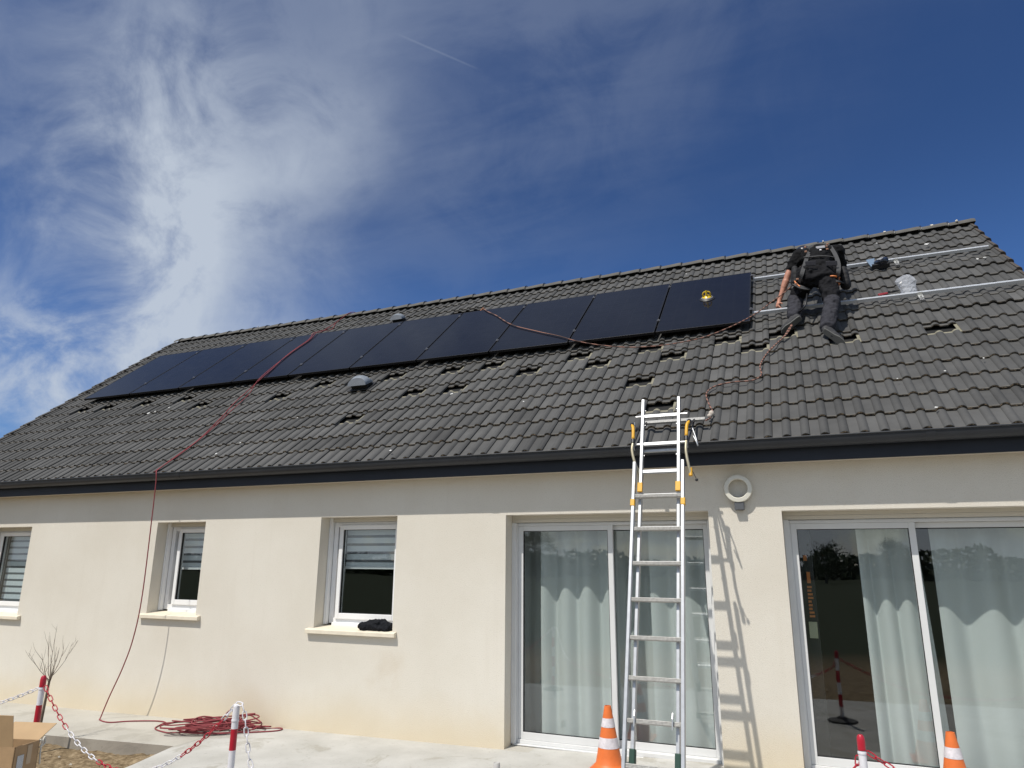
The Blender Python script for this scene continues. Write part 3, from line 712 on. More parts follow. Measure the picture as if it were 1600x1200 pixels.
# dark sign, made-up orange marks for illegible lettering just inside the right door
t = empty('lettering_sign', (.03, .55, 0), label='dark narrow rack with made-up orange and cream marks for illegible lettering inside the right patio door', cat='sign')
obj('upright', MB().box((-.12, .60, -.02), (.02, .74, 2.1)), M_BLK, t, bevel=.004)
pk = MB(); pk.box((-.045, .565, 1.50), (-.015, .598, 1.60), 0); pk.box((-.06, .565, 1.70), (-.03, .598, 1.75), 0)
for q in range(9): pk.box((-.05, .570, 1.20+q*.032), (-.012+random.uniform(-.012, .012), .598, 1.218+q*.032), 0)
pk.box((-.065, .565, 1.02), (.005, .598, 1.16), 1)
obj('sign_mark', pk, [mat('orange_mark', (.65, .22, .06), .5), mat('cream_mark', (.55, .55, .38), .5)], t)

# wall lamp -----------------------------------------------------------
wl = empty('wall_lamp', (-.545, -.05, 2.14), label='white ring shaped wall lamp with grey bracket beside the ladder', cat='wall lamp')
rg = MB(); pr = [(.082, -.022), (.088, -.030), (.118, -.026), (.123, -.014), (.123, .012), (.118, .022), (.090, .018), (.082, .008), (.082, -.022)]
rg.lathe([(a, b_) for a, b_ in pr], (-.545, -.042, 2.325), 48, ax=(1,0,0), ay=(0,0,1), az=(0,1,0))
obj('ring_shade', rg, mat('opal_white', (.70, .68, .60), .4), wl, auto=40)
bb = MB(); bb.box((-.585, -.060, 2.135), (-.503, -.001, 2.205)); obj('bracket', bb, mat('grey_lamp_metal', (.10, .105, .115), .45), wl, bevel=.006)
bb = MB()
for q in range(-3, 4):
    a = R(q*10); bb.obox((-.545+.080*math.sin(a), -.038, 2.325-.080*math.cos(a)), (math.cos(a),0,math.sin(a)), (0,1,0), (-math.sin(a),0,math.cos(a)), .008, .02, .004)
obj('led_strip', bb, M_BLK, wl)

# ------------------------------------------------------------------ solar panels (roof frame: x along, y up the slope, z out)
def panel_glass():
    m = mat('black_solar_glass', (0.006, 0.008, 0.016), 0.07, spec=0.15, coat=0.0)
    n, l, b = nodes_of(m); tcn = n.new('ShaderNodeTexCoord')
    br = n.new('ShaderNodeTexBrick'); br.offset = 0; br.inputs['Scale'].default_value = 1.0; br.inputs['Brick Width'].default_value = .185; br.inputs['Row Height'].default_value = .095; br.inputs['Mortar Size'].default_value = .0022; br.inputs['Mortar Smooth'].default_value = .3
    br.inputs['Color1'].default_value = (0.0055, 0.0065, 0.012, 1); br.inputs['Color2'].default_value = (0.007, 0.008, 0.014, 1); br.inputs['Mortar'].default_value = (0.012, 0.013, 0.018, 1)
    l.new(tcn.outputs['Object'], br.inputs['Vector'])
    no = n.new('ShaderNodeTexNoise'); no.inputs['Scale'].default_value = 5; no.inputs['Detail'].default_value = 8; no.inputs['Roughness'].default_value = .7; l.new(tcn.outputs['Object'], no.inputs['Vector'])
    mr = n.new('ShaderNodeMapRange'); mr.inputs[1].default_value = .4; mr.inputs[2].default_value = .75; mr.inputs[3].default_value = .05; mr.inputs[4].default_value = .17; l.new(no.outputs[0], mr.inputs[0]); l.new(mr.outputs[0], b.inputs['Roughness'])
    mr2 = n.new('ShaderNodeMapRange'); mr2.inputs[1].default_value = .55; mr2.inputs[2].default_value = .85; mr2.inputs[4].default_value = .05; l.new(no.outputs[0], mr2.inputs[0])
    mx_ = n.new('ShaderNodeMix'); mx_.data_type = 'RGBA'; l.new(mr2.outputs[0], mx_.inputs[0]); l.new(br.outputs[0], mx_.inputs[6]); mx_.inputs[7].default_value = (.12, .12, .13, 1)
    l.new(mx_.outputs[2], b.inputs['Base Color']); return m
M_PG = panel_glass(); M_PF = mat('black_anodised_frame', (0.012, 0.012, 0.014), .4, .3)
PS0, PL_, PP, PX0 = 2.613, 1.923, 1.154, -11.933
ordn = ['first', 'second', 'third', 'fourth', 'fifth', 'sixth', 'seventh', 'eighth', 'ninth', 'tenth']
def make_panel():
    t = empty('solar_panel', (0, 0, 0), (TH, 0, 0))
    w = PP-.022; fr = MB(); e = .011
    fr.box((0, 0, -.035), (w, e, 0)); fr.box((0, PL_-e, -.035), (w, PL_, 0)); fr.box((0, e, -.035), (e, PL_-e, 0)); fr.box((w-e, e, -.035), (w, PL_-e, 0))
    obj('frame', fr, M_PF, t, local=True, bevel=.0015)
    obj('glass_face', MB().box((e, e, -.008), (w-e, PL_-e, -.002)), M_PG, t, local=True)
    return t
pan = make_panel()
GP = 'black solar panels mounted in a row on the roof'
for i in range(10):
    t = pan if i == 0 else copy_tree(pan)
    t.location = RP(PX0+i*PP, PS0, .14)
    if i == 9: lb = 'black solar panel at the right end of the row, yellow suction lifter on it'
    elif i == 0: lb = 'black solar panel at the left end of the row, next to the verge'
    elif i == 3: lb = 'black solar panel fourth from the left, crossed by the red rope'
    else: lb = 'black solar panel, %s from the left end of the row' % ordn[i]
    tag(t, lb, 'solar panel', GP)
# rails
for s, lb in ((3.005, 'long aluminium mounting rail, lower one, under the panels and past the worker'), (4.365, 'long aluminium mounting rail, upper one near the ridge')):
    xe = 2.60 if s < 4 else 2.44
    rl = MB(); P = [(-.020, .062), (-.020, .100), (-.008, .100), (-.008, .092), (.008, .092), (.008, .100), (.020, .100), (.020, .062)]
    vs = [RP(PX0+.03, s+a, h) for a, h in P]+[RP(xe, s+a, h) for a, h in P]; K = len(P)
    rl.add(vs, [(q, (q+1) % K, K+(q+1) % K, K+q) for q in range(K)]+[tuple(range(K))[::-1], tuple(range(K, 2*K))])
    obj('mounting_rail', rl, M_RAIL, label=lb, cat='mounting rail', group='aluminium rails across the roof')
# roof hooks in sight
def hook(x, s, lab):
    t = empty('roof_hook', RP(x, s-.06, .03), (TH, 0, 0), label=lab, cat='roof hook', group='metal roof hooks under the rails')
    m1 = MB(); m1.box((-.026, .028, .020), (.026, .036, .078)); m1.box((-.026, -.060, .040), (.026, .028, .046)); m1.box((-.026, .022, .046), (.026, .028, .05))
    obj('bracket', m1, mat('hook_steel', (.62, .62, .6), .4, .5), t, local=True, bevel=.001)
    m3 = MB(); m3.box((-.021, -.12, .004), (-.009, -.031, .040)); m3.box((-.005, -.12, .004), (.005, -.031, .038)); m3.box((.009, -.12, .004), (.021, -.031, .040)); m3.box((-.021, -.031, .0), (.021, -.0305, .02)); obj('grooved_arm', m3, mat('dull_steel', (.30, .30, .30), .5, .4), t, local=True, bevel=.001)
    m2 = MB(); m2.lathe([(.0, .006), (.010, .006), (.010, .0), (.0, .0)], (0, -.03, .046), 8); obj('bolt', m2, M_BLK, t, local=True)
    return t
hook(1.44, 3.005, 'bright metal roof hook below the plastic bag on the lower rail')
hook(1.395, 4.365, 'bright metal roof hook on the upper rail beside the black tool')
# clamps between the panels
def clamp_proto():
    mb = MB(); mb.box((-.011, -.028, -.05), (.011, .028, .004)); mb.box((-.022, -.028, .001), (.022, .028, .005))
    mb.lathe([(.0, .016), (.006, .016), (.006, .005)], (0, 0, 0), 10); return mb
M_CLP = mat('clamp_metal', (.10, .10, .11), .35, .6); cl0 = None
M_BOLT = mat('bolt_metal', (.6, .6, .58), .35, .6)
for i in range(1, 11):
    for s, w in ((3.005, 'lower'), (4.365, 'upper')):
        if cl0 is None:
            c = cl0 = obj('panel_clamp', clamp_proto(), M_CLP, local=True)
            bt = obj('bolt', MB().lathe([(.0, .019), (.006, .019), (.0065, .016), (.0065, .006)], (0, 0, 0), 10), M_BOLT, c, local=True); tag(bt)
        else: c = copy_tree(cl0)
        c.location = RP(PX0+i*PP-.011, s, .14); c.rotation_euler = (TH, 0, 0)
        nm = 'at the right end of the panel row' if i == 10 else 'in the seam right of the %s solar panel' % ordn[i-1]
        tag(c, '%s clamp %s' % (w, nm), 'panel clamp', 'clamps holding the solar panels')

# suction lifter on the last panel
t = empty('suction_lifter', RP(-.975, 3.62, .141), (TH, 0, 0), label='round black suction cup with yellow handle on the right end solar panel', cat='suction lifter')
obj('suction_cup', MB().lathe([(0, .030), (.05, .030), (.10, .016), (.125, .004), (.125, 0), (0, 0)], (0, 0, 0), 32), M_BLK, t, local=True, auto=40)
yb = MB(); yb.lathe([(0, .062), (.035, .060), (.05, .045), (.075, .034), (.075, .028)], (0, 0, 0), 24)
for sx in (-1, 1): yb.tube([(sx*.055, 0, .035), (sx*.062, 0, .08), (sx*.045, 0, .115), (0, 0, .125)], .012, 8)
yb.tube([(0, -.03, .05), (0, -.02, .10), (0, 0, .145)], .016, 8)
obj('handle', yb, mat('glossy_yellow', (.72, .50, .03), .25), t, local=True, auto=50)
obj('trim_ring', MB().lathe([(.078, .030), (.095, .022), (.095, .018), (.078, .026)], (0, 0, 0), 32), mat('grey_trim', (.16, .16, .17), .45), t, local=True)

t.scale = (.82, .82, .82)
# ------------------------------------------------------------------ ropes
def spline(pts, n=8):
    pts = [Vector(p) for p in pts]; o = []
    P = [pts[0]*2-pts[1]]+pts+[pts[-1]*2-pts[-2]]
    for i in range(1, len(P)-2):
        for k in range(n):
            t = k/n; a, b, c, d = P[i-1], P[i], P[i+1], P[i+2]
            o.append(.5*((2*b)+(c-a)*t+(2*a-5*b+4*c-d)*t*t+(3*b-a-3*c+d)*t**3))
    o.append(pts[-1]); return o
def rope_mat(name, c1, c2, sc, frac=.5):
    m = mat(name, c1, .85, bump=.3, bscale=250); n, l, b = nodes_of(m); g_ = n.new('ShaderNodeTexCoord')
    w = n.new('ShaderNodeTexWave'); w.wave_type = 'BANDS'; w.bands_direction = 'DIAGONAL'; w.inputs['Scale'].default_value = sc; w.inputs['Distortion'].default_value = 1.0
    l.new(g_.outputs['Object'], w.inputs['Vector']); cr = n.new('ShaderNodeValToRGB'); l.new(w.outputs[0], cr.inputs[0])
    cr.color_ramp.elements[0].position = frac-.08; cr.color_ramp.elements[0].color = (*c1, 1); cr.color_ramp.elements[1].position = frac+.08; cr.color_ramp.elements[1].color = (*c2, 1)
    l.new(cr.outputs[0], b.inputs['Base Color']); return m
M_RED = rope_mat('dusty_red_rope', (.20, .030, .040), (.28, .06, .065), 40)
rr_ = MB()
main = [RP(-7.88, 5.95, -.10), RP(-7.97, 5.72, .105), RP(-8.15, 5.35, .045), RP(-8.19, 4.9, .05), RP(-8.10, 4.56, .155), RP(-7.98, 4.2, .153), RP(-7.98, 3.56, .152), RP(-7.86, 2.9, .152), RP(-7.82, 2.62, .152), RP(-7.92, 2.3, .07), RP(-7.90, 1.95, .05), RP(-7.73, 1.42, .055), RP(-7.60, .8, .05), RP(-7.61, .35, .05), RP(-7.60, .04, .055),
        (-7.45, -.312, 2.735), (-7.42, -.325, 2.62), (-7.41, -.325, 2.24), (-7.40, -.325, 1.27), (-7.46, -.32, .78), (-7.57, -.32, .44), (-7.72, -.32, .12), (-7.785, -.34, gz(-7.8)+.03), (-7.72, -.40, gz(-7.7)+.008), (-7.50, -.455, gz(-7.5)+.008), (-7.33, -.33, gz(-7.3)+.008), (-7.05, -.22, gz(-7)+.008), (-6.88, -.24, gz(-6.9)+.008), (-6.83, -.36, gz(-6.8)+.008), (-6.72, -.52, gz(-6.7)+.008), (-6.45, -.62, gz(-6.4)+.01), (-6.25, -.66, gz(-6.2)+.03)]
pts = spline(main, 8)
rg_ = random.Random(5)
# the coil: flattened loops lying on the path
ca_ = Vector((-6.02, -.42, 0)); u_ = Vector((.80, .60, 0)).normalized(); v_ = Vector((-.60, .80, 0)).normalized()
coil = []
for k in range(13*14):
    a = k/14*2*math.pi*(1 if (k//14) % 3 else -1); lo = k//14
    ra = .34+.11*math.sin(lo*1.7)+.07*math.sin(lo*3.1); rb = .12+.06*math.sin(lo*2.3+1)
    c = ca_+u_*(.13*math.sin(lo*1.3))+v_*(.06*math.cos(lo*2.1))
    p = c+u_*(ra*math.cos(a+.2*lo)+.03*math.sin(3*a+lo))+v_*(rb*math.sin(a+.2*lo)+.03*math.sin(2*a+2*lo))
    coil.append(Vector((p.x, p.y, gz(p.x)+.010+.009*lo+.018*math.sin(a*1.5+lo)+.018)))
pts2 = pts+spline([pts[-1]]+coil[::2]+[(-5.7, -.12, gz(-5.7)+.01), (-5.45, -.02, gz(-5.5)+.009), (-5.40, -.13, gz(-5.5)+.009), (-5.62, -.30, gz(-5.6)+.009), (-6.0, -.55, gz(-6)+.02)], 4)
rr_.tube(pts2, .0068, 7)
for q in range(4):
    rc = random.Random(40+q); cx_ = -6.12+.13*q; cy_ = -.50+.10*q
    rr_.tube(spline([(cx_-.12+rc.uniform(-.04, .04), cy_, gz(cx_)+.03), (cx_-.06, cy_+.04, gz(cx_)+.10+rc.uniform(0, .05)), (cx_+.05, cy_+.05, gz(cx_)+.13+rc.uniform(-.03, .04)), (cx_+.16, cy_+.02, gz(cx_)+.07), (cx_+.10, cy_-.05, gz(cx_)+.03)], 6), .0066, 6)
# loop standing up and a second strand laid beside the first one on the roof
rr_.tube(spline([(-6.05, -.30, gz(-6)+.06), (-5.99, -.27, gz(-6)+.16), (-5.93, -.26, gz(-6)+.20), (-5.88, -.26, gz(-6)+.15), (-5.88, -.28, gz(-6)+.06)], 8), .0068, 7)
rr_.tube(spline([RP(-8.12, 5.3, .045), RP(-8.0, 4.95, .05), RP(-8.03, 4.6, .155), RP(-7.95, 4.2, .153), RP(-7.96, 3.56, .152), RP(-7.86, 2.62, .152), RP(-7.82, 2.2, .06), RP(-7.73, 1.7, .055), RP(-7.62, 1.1, .05), RP(-7.58, .5, .05), RP(-7.63, .0, .05)], 8), .0058, 6)
obj('red_rope', rr_, M_RED, smooth=True, label='long red rope from ridge over panels and gutter to a coil on the path', cat='rope')
M_BRD = rope_mat('braided_brown_rope', (.07, .038, .03), (.27, .135, .10), 6.5)
bt = MB()
bp_ = [RP(-4.72, 4.66, .08), RP(-4.66, 4.58, .15), RP(-4.51, 4.38, .153), RP(-4.27, 4.12, .153), RP(-3.81, 3.56, .153), RP(-3.29, 3.14, .153), RP(-2.86, 2.82, .153), RP(-2.62, 2.62, .15), RP(-2.34, 2.55, .09), RP(-1.95, 2.42, .06), RP(-1.57, 2.34, .06), RP(-1.26, 2.36, .06), RP(-.95, 2.40, .08), RP(-.60, 2.44, .17), RP(-.35, 2.66, .20), RP(-.16, 2.86, .25), RP(.02, 3.0, .32), RP(.16, 3.05, .42), RP(.27, 3.0, .50)]
bt.tube(spline(bp_, 8), .0072, 7)
b2_ = [RP(.06, 2.50, .10), RP(.0, 2.36, .07), RP(-.06, 2.2, .05), RP(-.19, 1.9, .06), RP(-.27, 1.69, .05), RP(-.31, 1.45, .06), RP(-.30, 1.26, .05), RP(-.39, 1.15, .05), RP(-.55, 1.13, .06), RP(-.70, 1.12, .05), RP(-.80, 1.04, .05), RP(-.83, .88, .06), RP(-.79, .68, .05), RP(-.75, .52, .06), RP(-.76, .40, .06), RP(-.79, .27, .10)]
bt.tube(spline(b2_, 8), .0078, 7)
bt.tube(spline([RP(.05, 2.45, .09), RP(-.02, 2.26, .06), RP(-.12, 2.05, .06), RP(-.2, 1.86, .06)], 6), .007, 6)
bra = obj('safety_rope', bt, M_BRD, smooth=True, label='brown braided safety rope sagging under the panels to the worker and ladder bar', cat='rope')
hk = MB(); hk.tube([RP(-4.80, 4.72, .07), RP(-4.74, 4.68, .09), RP(-4.66, 4.58, .155)], [.008, .022, .014], 8)
bro = obj('orange_sleeve', hk, mat('orange_sleeve', (.60, .25, .12), .6), None, local=True); bro.parent = bra; bro.location = -bra.location
kn = MB(); kn.sphere(RP(-.755, .455, .07), .026, sc=(1, .8, 1.2)); kn.sphere(RP(-.77, .41, .07), .022)
kk = obj('knot', kn, mat('pale_tape', (.50, .44, .38), .8, var=.2, vscale=80), None, local=True, smooth=True); kk.parent = bra; kk.location = -bra.location

# ------------------------------------------------------------------ ladder
LB = Vector((-1.126, -1.343, .407)); LU = Vector((0, .3062, .9520)).normalized(); LN = Vector((0, -.9520, .3062)).normalized(); LX = Vector((1, 0, 0))
def LP(x, s, o=0.0): return LB+LX*x+LU*s+LN*o
S_BOT = (gz(-1.1)-LB.z)/LU.z
lad = empty('extension_ladder', (-1.126, LP(0, S_BOT).y, gz(-1.126)), label='aluminium extension ladder leaning against the gutter in front of the patio door', cat='ladder')
WS = 2.205
for nm, hw, s0, s1, o in (('stile', .205, S_BOT+.03, WS, .018), ('stile', .160, -.02, 2.862, -.046)):
    for sg in (-1, 1):
        m1 = MB(); m1.obox(LP(sg*hw, (s0+s1)/2, o), LX, LU, LN, .0125, (s1-s0)/2, .028); obj(nm, m1, M_ALU, lad, bevel=.003)
SR = [.17+.2868*k for k in range(-2, 7)]
for s in SR:
    m1 = MB(); m1.obox(LP(0, s, .018), LX, LU, LN, .193, .0145, .015)
    for q in (-1, 0, 1): m1.obox(LP(0, s+q*.008, .0345), LX, LU, LN, .192, .0018, .0015)
    obj('rung', m1, M_ALU2, lad, bevel=.002)
for s in [x+.017+.0043*k for k, x in enumerate(SR[2:])]+[2.156, 2.421, 2.701]:
    m1 = MB(); m1.obox(LP(0, s-.012, -.046), LX, LU, LN, .148, .0145, .015); obj('rung', m1, M_ALU, lad, bevel=.002)
for sg in (-1, 1):
    ft = MB(); ft.obox(LP(sg*.160, -.055, -.046), LX, LU, LN, .020, .05, .034); obj('rubber_foot', ft, M_GRN, lad, bevel=.006)
    ft = MB(); ft.obox(LP(sg*.205, S_BOT+.02, .018), LX, LU, LN, .020, .04, .034); obj('rubber_foot', ft, M_GRN, lad, bevel=.006)
    gd = MB(); gd.obox(LP(sg*.160, 1.985, -.008), LX, LU, LN, .021, .042, .012); obj('guide_bracket', gd, M_YEL, lad, bevel=.003)
    gd = MB(); gd.obox(LP(sg*.208, 1.83, .030), LX, LU, LN, .018, .03, .020); obj('guide_bracket', gd, M_YEL, lad, bevel=.004)
    hk = MB(); hk.tube([LP(sg*.135, .21, .03), LP(sg*.135, .235, .045), LP(sg*.135, .20, .055), LP(sg*.135, .13, .05)], .006, 6); obj('locking_hook', hk, M_ALU, lad)
    for s in (2.3, 2.6, 2.75): obj('bolt', MB().tube([LP(sg*.146, s, -.046), LP(sg*.136, s, -.046)], .006, 6), M_ALU, lad)
# stand-off stabiliser clamped to the ladder head
sb = MB(); sb.obox(RP(-1.09, .30, .10), LX, (0, CT, ST), (0, -ST, CT), .29, .024, .012)
stb = obj('standoff_bar', sb, M_ALU2, lad, bevel=.004)
for s_, o_ in ((2.69, -.04), (2.41, -.04)):
    m1 = MB(); m1.tube([LP(-.225, s_, o_), LP(.235, s_+.002, o_)], .009, 8); obj('cross_rod', m1, M_ALU, lad)
m1 = MB(); m1.obox(LP(.0, 2.365, -.09), LX, LU, LN, .15, .010, .012); obj('cross_rod', m1, M_ALU, lad)
for sg in (-1, 1):
    xx = sg*.232
    pl = MB(); pl.obox(LP(xx, 2.50, -.05), LX, LU, LN, .003, .13, .028); obj('side_plate', pl, M_ALU, lad, bevel=.004)
    arm = MB(); a0 = LP(xx*.98, 2.56, -.06); a1 = RP(-1.126+xx*.98, .30, .10); arm.tube([a0, a1], .011, 8); a2 = LP(xx*.98, 2.38, -.06); arm.tube([a2, a1], .008, 8); obj('standoff_arm', arm, M_BLK, lad)
    sl = MB(); sl.tube(spline([LP(xx+sg*.02, 2.60, -.02), LP(xx+sg*.004, 2.55, .0), LP(xx+sg*.0, 2.44, .005)], 5), [.014]*11, 10); obj('yellow_sleeve', sl, M_YEL, lad, smooth=True)
    obj('clamp_collar', MB().tube([LP(xx, 2.44, .005), LP(xx, 2.405, .005)], .019, 10), M_BLK, lad); obj('clamp_collar', MB().tube([LP(xx+sg*.022, 2.615, -.03), LP(xx+sg*.016, 2.59, -.02)], .018, 10), M_BLK, lad)
    tb = MB()
    if sg > 0: pt = [LP(xx, 2.41, .005), LP(xx-.002, 2.30, .010), LP(xx+.015, 2.18, .0), LP(xx+.03, 2.09, -.02)]
    else: pt = [LP(xx, 2.41, .005), LP(xx-.004, 2.33, .010), LP(xx+.02, 2.22, .0), LP(xx+.055, 2.12, -.03), LP(xx+.065, 2.02, -.05), LP(xx+.067, 1.90, -.06)]
    tb.tube(spline(pt, 6), .0125, 10); obj('curved_tube', tb, mat('brass_grey_tube', (.45, .40, .28), .4, .5), lad, smooth=True)
    if sg > 0:
        e_ = MB(); e_.tube([LP(xx+.03, 2.15, -.02), LP(xx+.031, 2.08, -.02)], .016, 10); obj('yellow_sleeve', e_, M_YEL, lad)
        e_ = MB(); e_.tube([LP(xx+.035, 2.15, -.03), LP(xx+.07, 2.07, -.05)], .003, 6); e_.sphere(LP(xx+.075, 2.055, -.05), .013); obj('latch_pin', e_, M_BLK, lad)
        e_ = MB(); e_.tube(spline([LP(xx+.04, 2.56, -.06), LP(xx+.07, 2.46, -.05), LP(xx+.09, 2.37, -.04), LP(xx+.08, 2.40, -.03), LP(xx+.05, 2.47, -.04)], 5), .006, 6); obj('karabiner', e_, M_ALU, lad, smooth=True)

# ------------------------------------------------------------------ cones, posts, chains
M_ORG = mat('orange_cone_plastic', (.68, .155, .03), .5, var=.08, vscale=10); M_REF = mat('scuffed_white_band', (.62, .58, .60), .5, var=.18, vscale=25)
def cone(x, y, lab):
    z0 = gz(x); t = empty('traffic_cone', (x, y, z0), label=lab, cat='traffic cone', group='orange and white traffic cones')
    H_ = .50
    def rad(z): return .112-(.112-.028)*(z-.05)/(H_-.05)
    bs = MB(); bs.box((-.15, -.15, .0), (.15, .15, .022)); obj('base', bs, M_ORG, t, local=True, bevel=.01)
    bd = MB(); bd.lathe([(.135, .0225), (.13, .035), (.118, .045), (.112, .052)]+[(rad(.052+(H_-.052)*k/8), .052+(H_-.052)*k/8) for k in range(1, 9)]+[(.022, H_+.001), (.020, H_-.02)], (0, 0, 0), 32); obj('body', bd, M_ORG, t, local=True, auto=40)
    for z0_, z1_ in ((.175, .255), (.335, .405)):
        w = MB(); w.lathe([(rad(z0_)+.0022, z0_), (rad(z1_)+.0022, z1_)], (0, 0, 0), 32); obj('reflective_band', w, M_REF, t, local=True, smooth=True)
    return t
cone(-1.735, -.30, 'traffic cone at the left foot of the ladder')
cone(.812, -.435, 'traffic cone in front of the right patio door')
M_PR = mat('red_plastic', (.42, .012, .03), .35); M_PW = mat('white_plastic', (.72, .71, .74), .45, var=.05, vscale=20)
def post(x, y, zt, lab, first_red, capred, h=.9):
    z0 = zt-h; t = empty('barrier_post', (x, y, z0), label=lab, cat='barrier post', group='red and white chain posts')
    bs = MB(); bs.lathe([(0, .03), (.045, .05), (.06, .03), (.15, .018), (.155, 0), (0, 0)], (0, 0, 0), 8, mats=None); obj('base', bs, mat('black_rubber_base', (.02, .02, .02), .7), t, local=True, auto=30)
    r_ = .021; z = h-.0; red = first_red; mr_, mw_ = MB(), MB()
    zz = h-.085 if capred else h-.02
    def band(nm, prof_, m_): obj(nm, MB().lathe(prof_, (0, 0, 0), 20), m_, t, local=True, auto=40)
    if capred: band('red_cap', [(0, h), (.012, h-.003), (.0185, h-.012), (.0215, h-.03), (.0215, h-.082), (.0, h-.082)], M_PR)
    else: band('white_cap', [(0, h), (.014, h-.002), (.019, h-.010), (.019, h-.02)], M_PW)
    st = first_red; step = .125
    while zz > .03:
        z2 = max(zz-step, .03); band('red_band' if st else 'white_band', [(r_, zz), (r_, z2)], M_PR if st else M_PW); zz = z2; st = not st
    band('collar', [(.0225, h-.088), (.0238, h-.092), (.0238, h-.10), (.0225, h-.104)], M_PW)
    return t
PLT = Vector((-5.62, -2.66, .82)); PMT = Vector((-3.50, -2.86, .777)); PRT = Vector((.168, -2.03, .755))
def pixat(x, y, d): return Vector((0, -6.672, 1.666))+(fw+(x-800)/1091.4*rr-(y-600)/1091.4*uu)*d
PLT = pixat(69, 1055, 5.35); PMT = pixat(370, 1100, 4.5); PRT = pixat(1344, 1147, 3.95)
PLT = Vector((round(PLT.x, 3), round(PLT.y, 3), round(PLT.z, 3)))
post(PLT.x, PLT.y, PLT.z, 'red and white barrier post in the soil beside the sapling', False, True, PLT.z-gz(PLT.x)+.105)
post(PMT.x, PMT.y, PMT.z, 'red and white barrier post in front of the coiled red rope', False, False, PMT.z-gz(PMT.x))
post(PRT.x, PRT.y, PRT.z, 'white barrier post with red cap in front of the right patio door', False, True, PRT.z-gz(PRT.x))
def chain(a, b, sag, lab, seg=9, ph=0, extra=None):
    a = Vector(a); b = Vector(b); n = 200; P = [a.lerp(b, t)-Vector((0, 0, sag*4*t*(1-t))) for t in (i/n for i in range(n+1))]
    if extra: P = spline(extra, 24)
    tot = sum((P[i+1]-P[i]).length for i in range(len(P)-1)); pitch = .047; K = int(tot/pitch); red, wht = MB(), MB()
    acc = 0; j = 0; pos = []
    for k in range(K+1):
        target = k*pitch
        while j < len(P)-2 and acc+(P[j+1]-P[j]).length < target: acc += (P[j+1]-P[j]).length; j += 1
        sl = (P[j+1]-P[j]); pos.append(P[j]+sl*((target-acc)/max(sl.length, 1e-6)))
    for k in range(K):
        p, q = pos[k], pos[k+1]; t = (q-p).normalized(); c = (p+q)/2
        s = t.cross(Vector((0, 0, 1)));
        if s.length < .1: s = t.cross(Vector((0, 1, 0)))
        s.normalize(); w = s.cross(t); ang = R(45)*(1 if k % 2 else -1); s2 = s*math.cos(ang)+w*math.sin(ang)
        hl = pitch*.5+.0035; hw = .0125; lp = []
        for i in range(12):
            an = 2*math.pi*i/12; cx, sx = math.cos(an), math.sin(an)
            lp.append(c+t*((hl-hw)*(1 if cx > 0.01 else -1 if cx < -.01 else 0)+hw*cx)+s2*hw*sx)
        ((red if ((k+ph)//seg) % 2 == 0 else wht)).tube(lp, .0038, 5, closed=True)
    t = empty('barrier_chain', (a.x, a.y, min(a.z, b.z)-sag), label=lab, cat='chain', group='red and white plastic chains between the posts')
    if red.v: obj('red_links', red, M_PR, t, smooth=True)
    if wht.v: obj('white_links', wht, M_PW, t, smooth=True)
    return t
top = lambda p, d=.09, dx=0: Vector((p.x+dx, p.y, p.z-d))
chain(top(PLT, .075, .03), top(PMT, .0, -.0), .49, 'red and white chain hanging from the sapling post to the rope coil post', 9, 0)
chain((-7.6, -3.0, .62), top(PLT, .09, -.03), .19, 'red and white plastic chain leading off the left edge from the sapling post', 9, 8)
chain(top(PMT, .0, .0), top(PRT, .09, -.03), .50, 'red and white plastic chain drooping between the two patio posts', 12, 12, extra=[top(PMT, -.006), top(PMT, -.003, .04), top(PMT, .05, .07), top(PMT, .2, .11), top(PMT, .36, .17), top(PMT, .50, .35), top(PMT, .62, .8), (-1.7, -2.6, .10), (-.7, -2.3, .18), (-.2, -2.15, .38), top(PRT, .18, -.05), top(PRT, .08, -.035)])
chain(top(PRT, .09, .025), (2.9, -2.2, .75), .42, 'red plastic chain dropping to the right from the red capped post', 200, 0)

# pipe stub
obj('pipe_stub', MB().lathe([(0, .055), (.022, .055), (.025, .06), (.028, .055), (.028, 0)], (-2.62, -.66, gz(-2.6)), 20), mat('grey_pipe', (.45, .44, .42), .6), auto=40, label='short grey pipe stub sticking out of the patio', cat='pipe')

# cardboard box in the left corner
M_CARD = mat('brown_cardboard', (.38, .25, .135), .85, var=.10, vscale=12); M_CARD2 = mat('cardboard_inside', (.44, .30, .165), .85, var=.06, vscale=8)
bx = empty('cardboard_box', (-4.95, -3.15, gz(-5)-.12), label='open brown cardboard box with raised flaps in the left corner', cat='box')
A_ = pixat(24, 1168, 4.62); B_ = pixat(62, 1160, 4.82); zt = A_.z; B_.z = zt
e1 = (B_-A_); e1.z = 0; wdt = e1.length; e1.normalize(); e2 = Vector((-e1.y, e1.x, 0))       # e2 points away to the left/back
zb_ = gz(-5)-.12; Ln = .34
c00, c10 = A_, B_; c01, c11 = A_+e2*Ln, B_+e2*Ln; dn = Vector((0, 0, zb_-zt))
bd = MB(); th_ = .006
def plate(mb, p, q, h0, h1, nrm_, m=0):
    v = [p+h0, q+h0, q+h1, p+h1]; mb.add(v+[x_-nrm_*th_ for x_ in v], [(0,1,2,3),(7,6,5,4),(0,4,5,1),(1,5,6,2),(2,6,7,3),(3,7,4,0)], m)
Z = Vector((0, 0, 0))
plate(bd, c00, c10, dn, Z, -e2); plate(bd, c01, c11, dn, Z, e2); plate(bd, c00, c01, dn, Z, -e1); plate(bd, c10, c11, dn, Z, e1)
bd.add([c00+dn*.99, c10+dn*.99, c11+dn*.99, c01+dn*.99], [(0, 1, 2, 3)])
obj('carton', bd, M_CARD, bx)
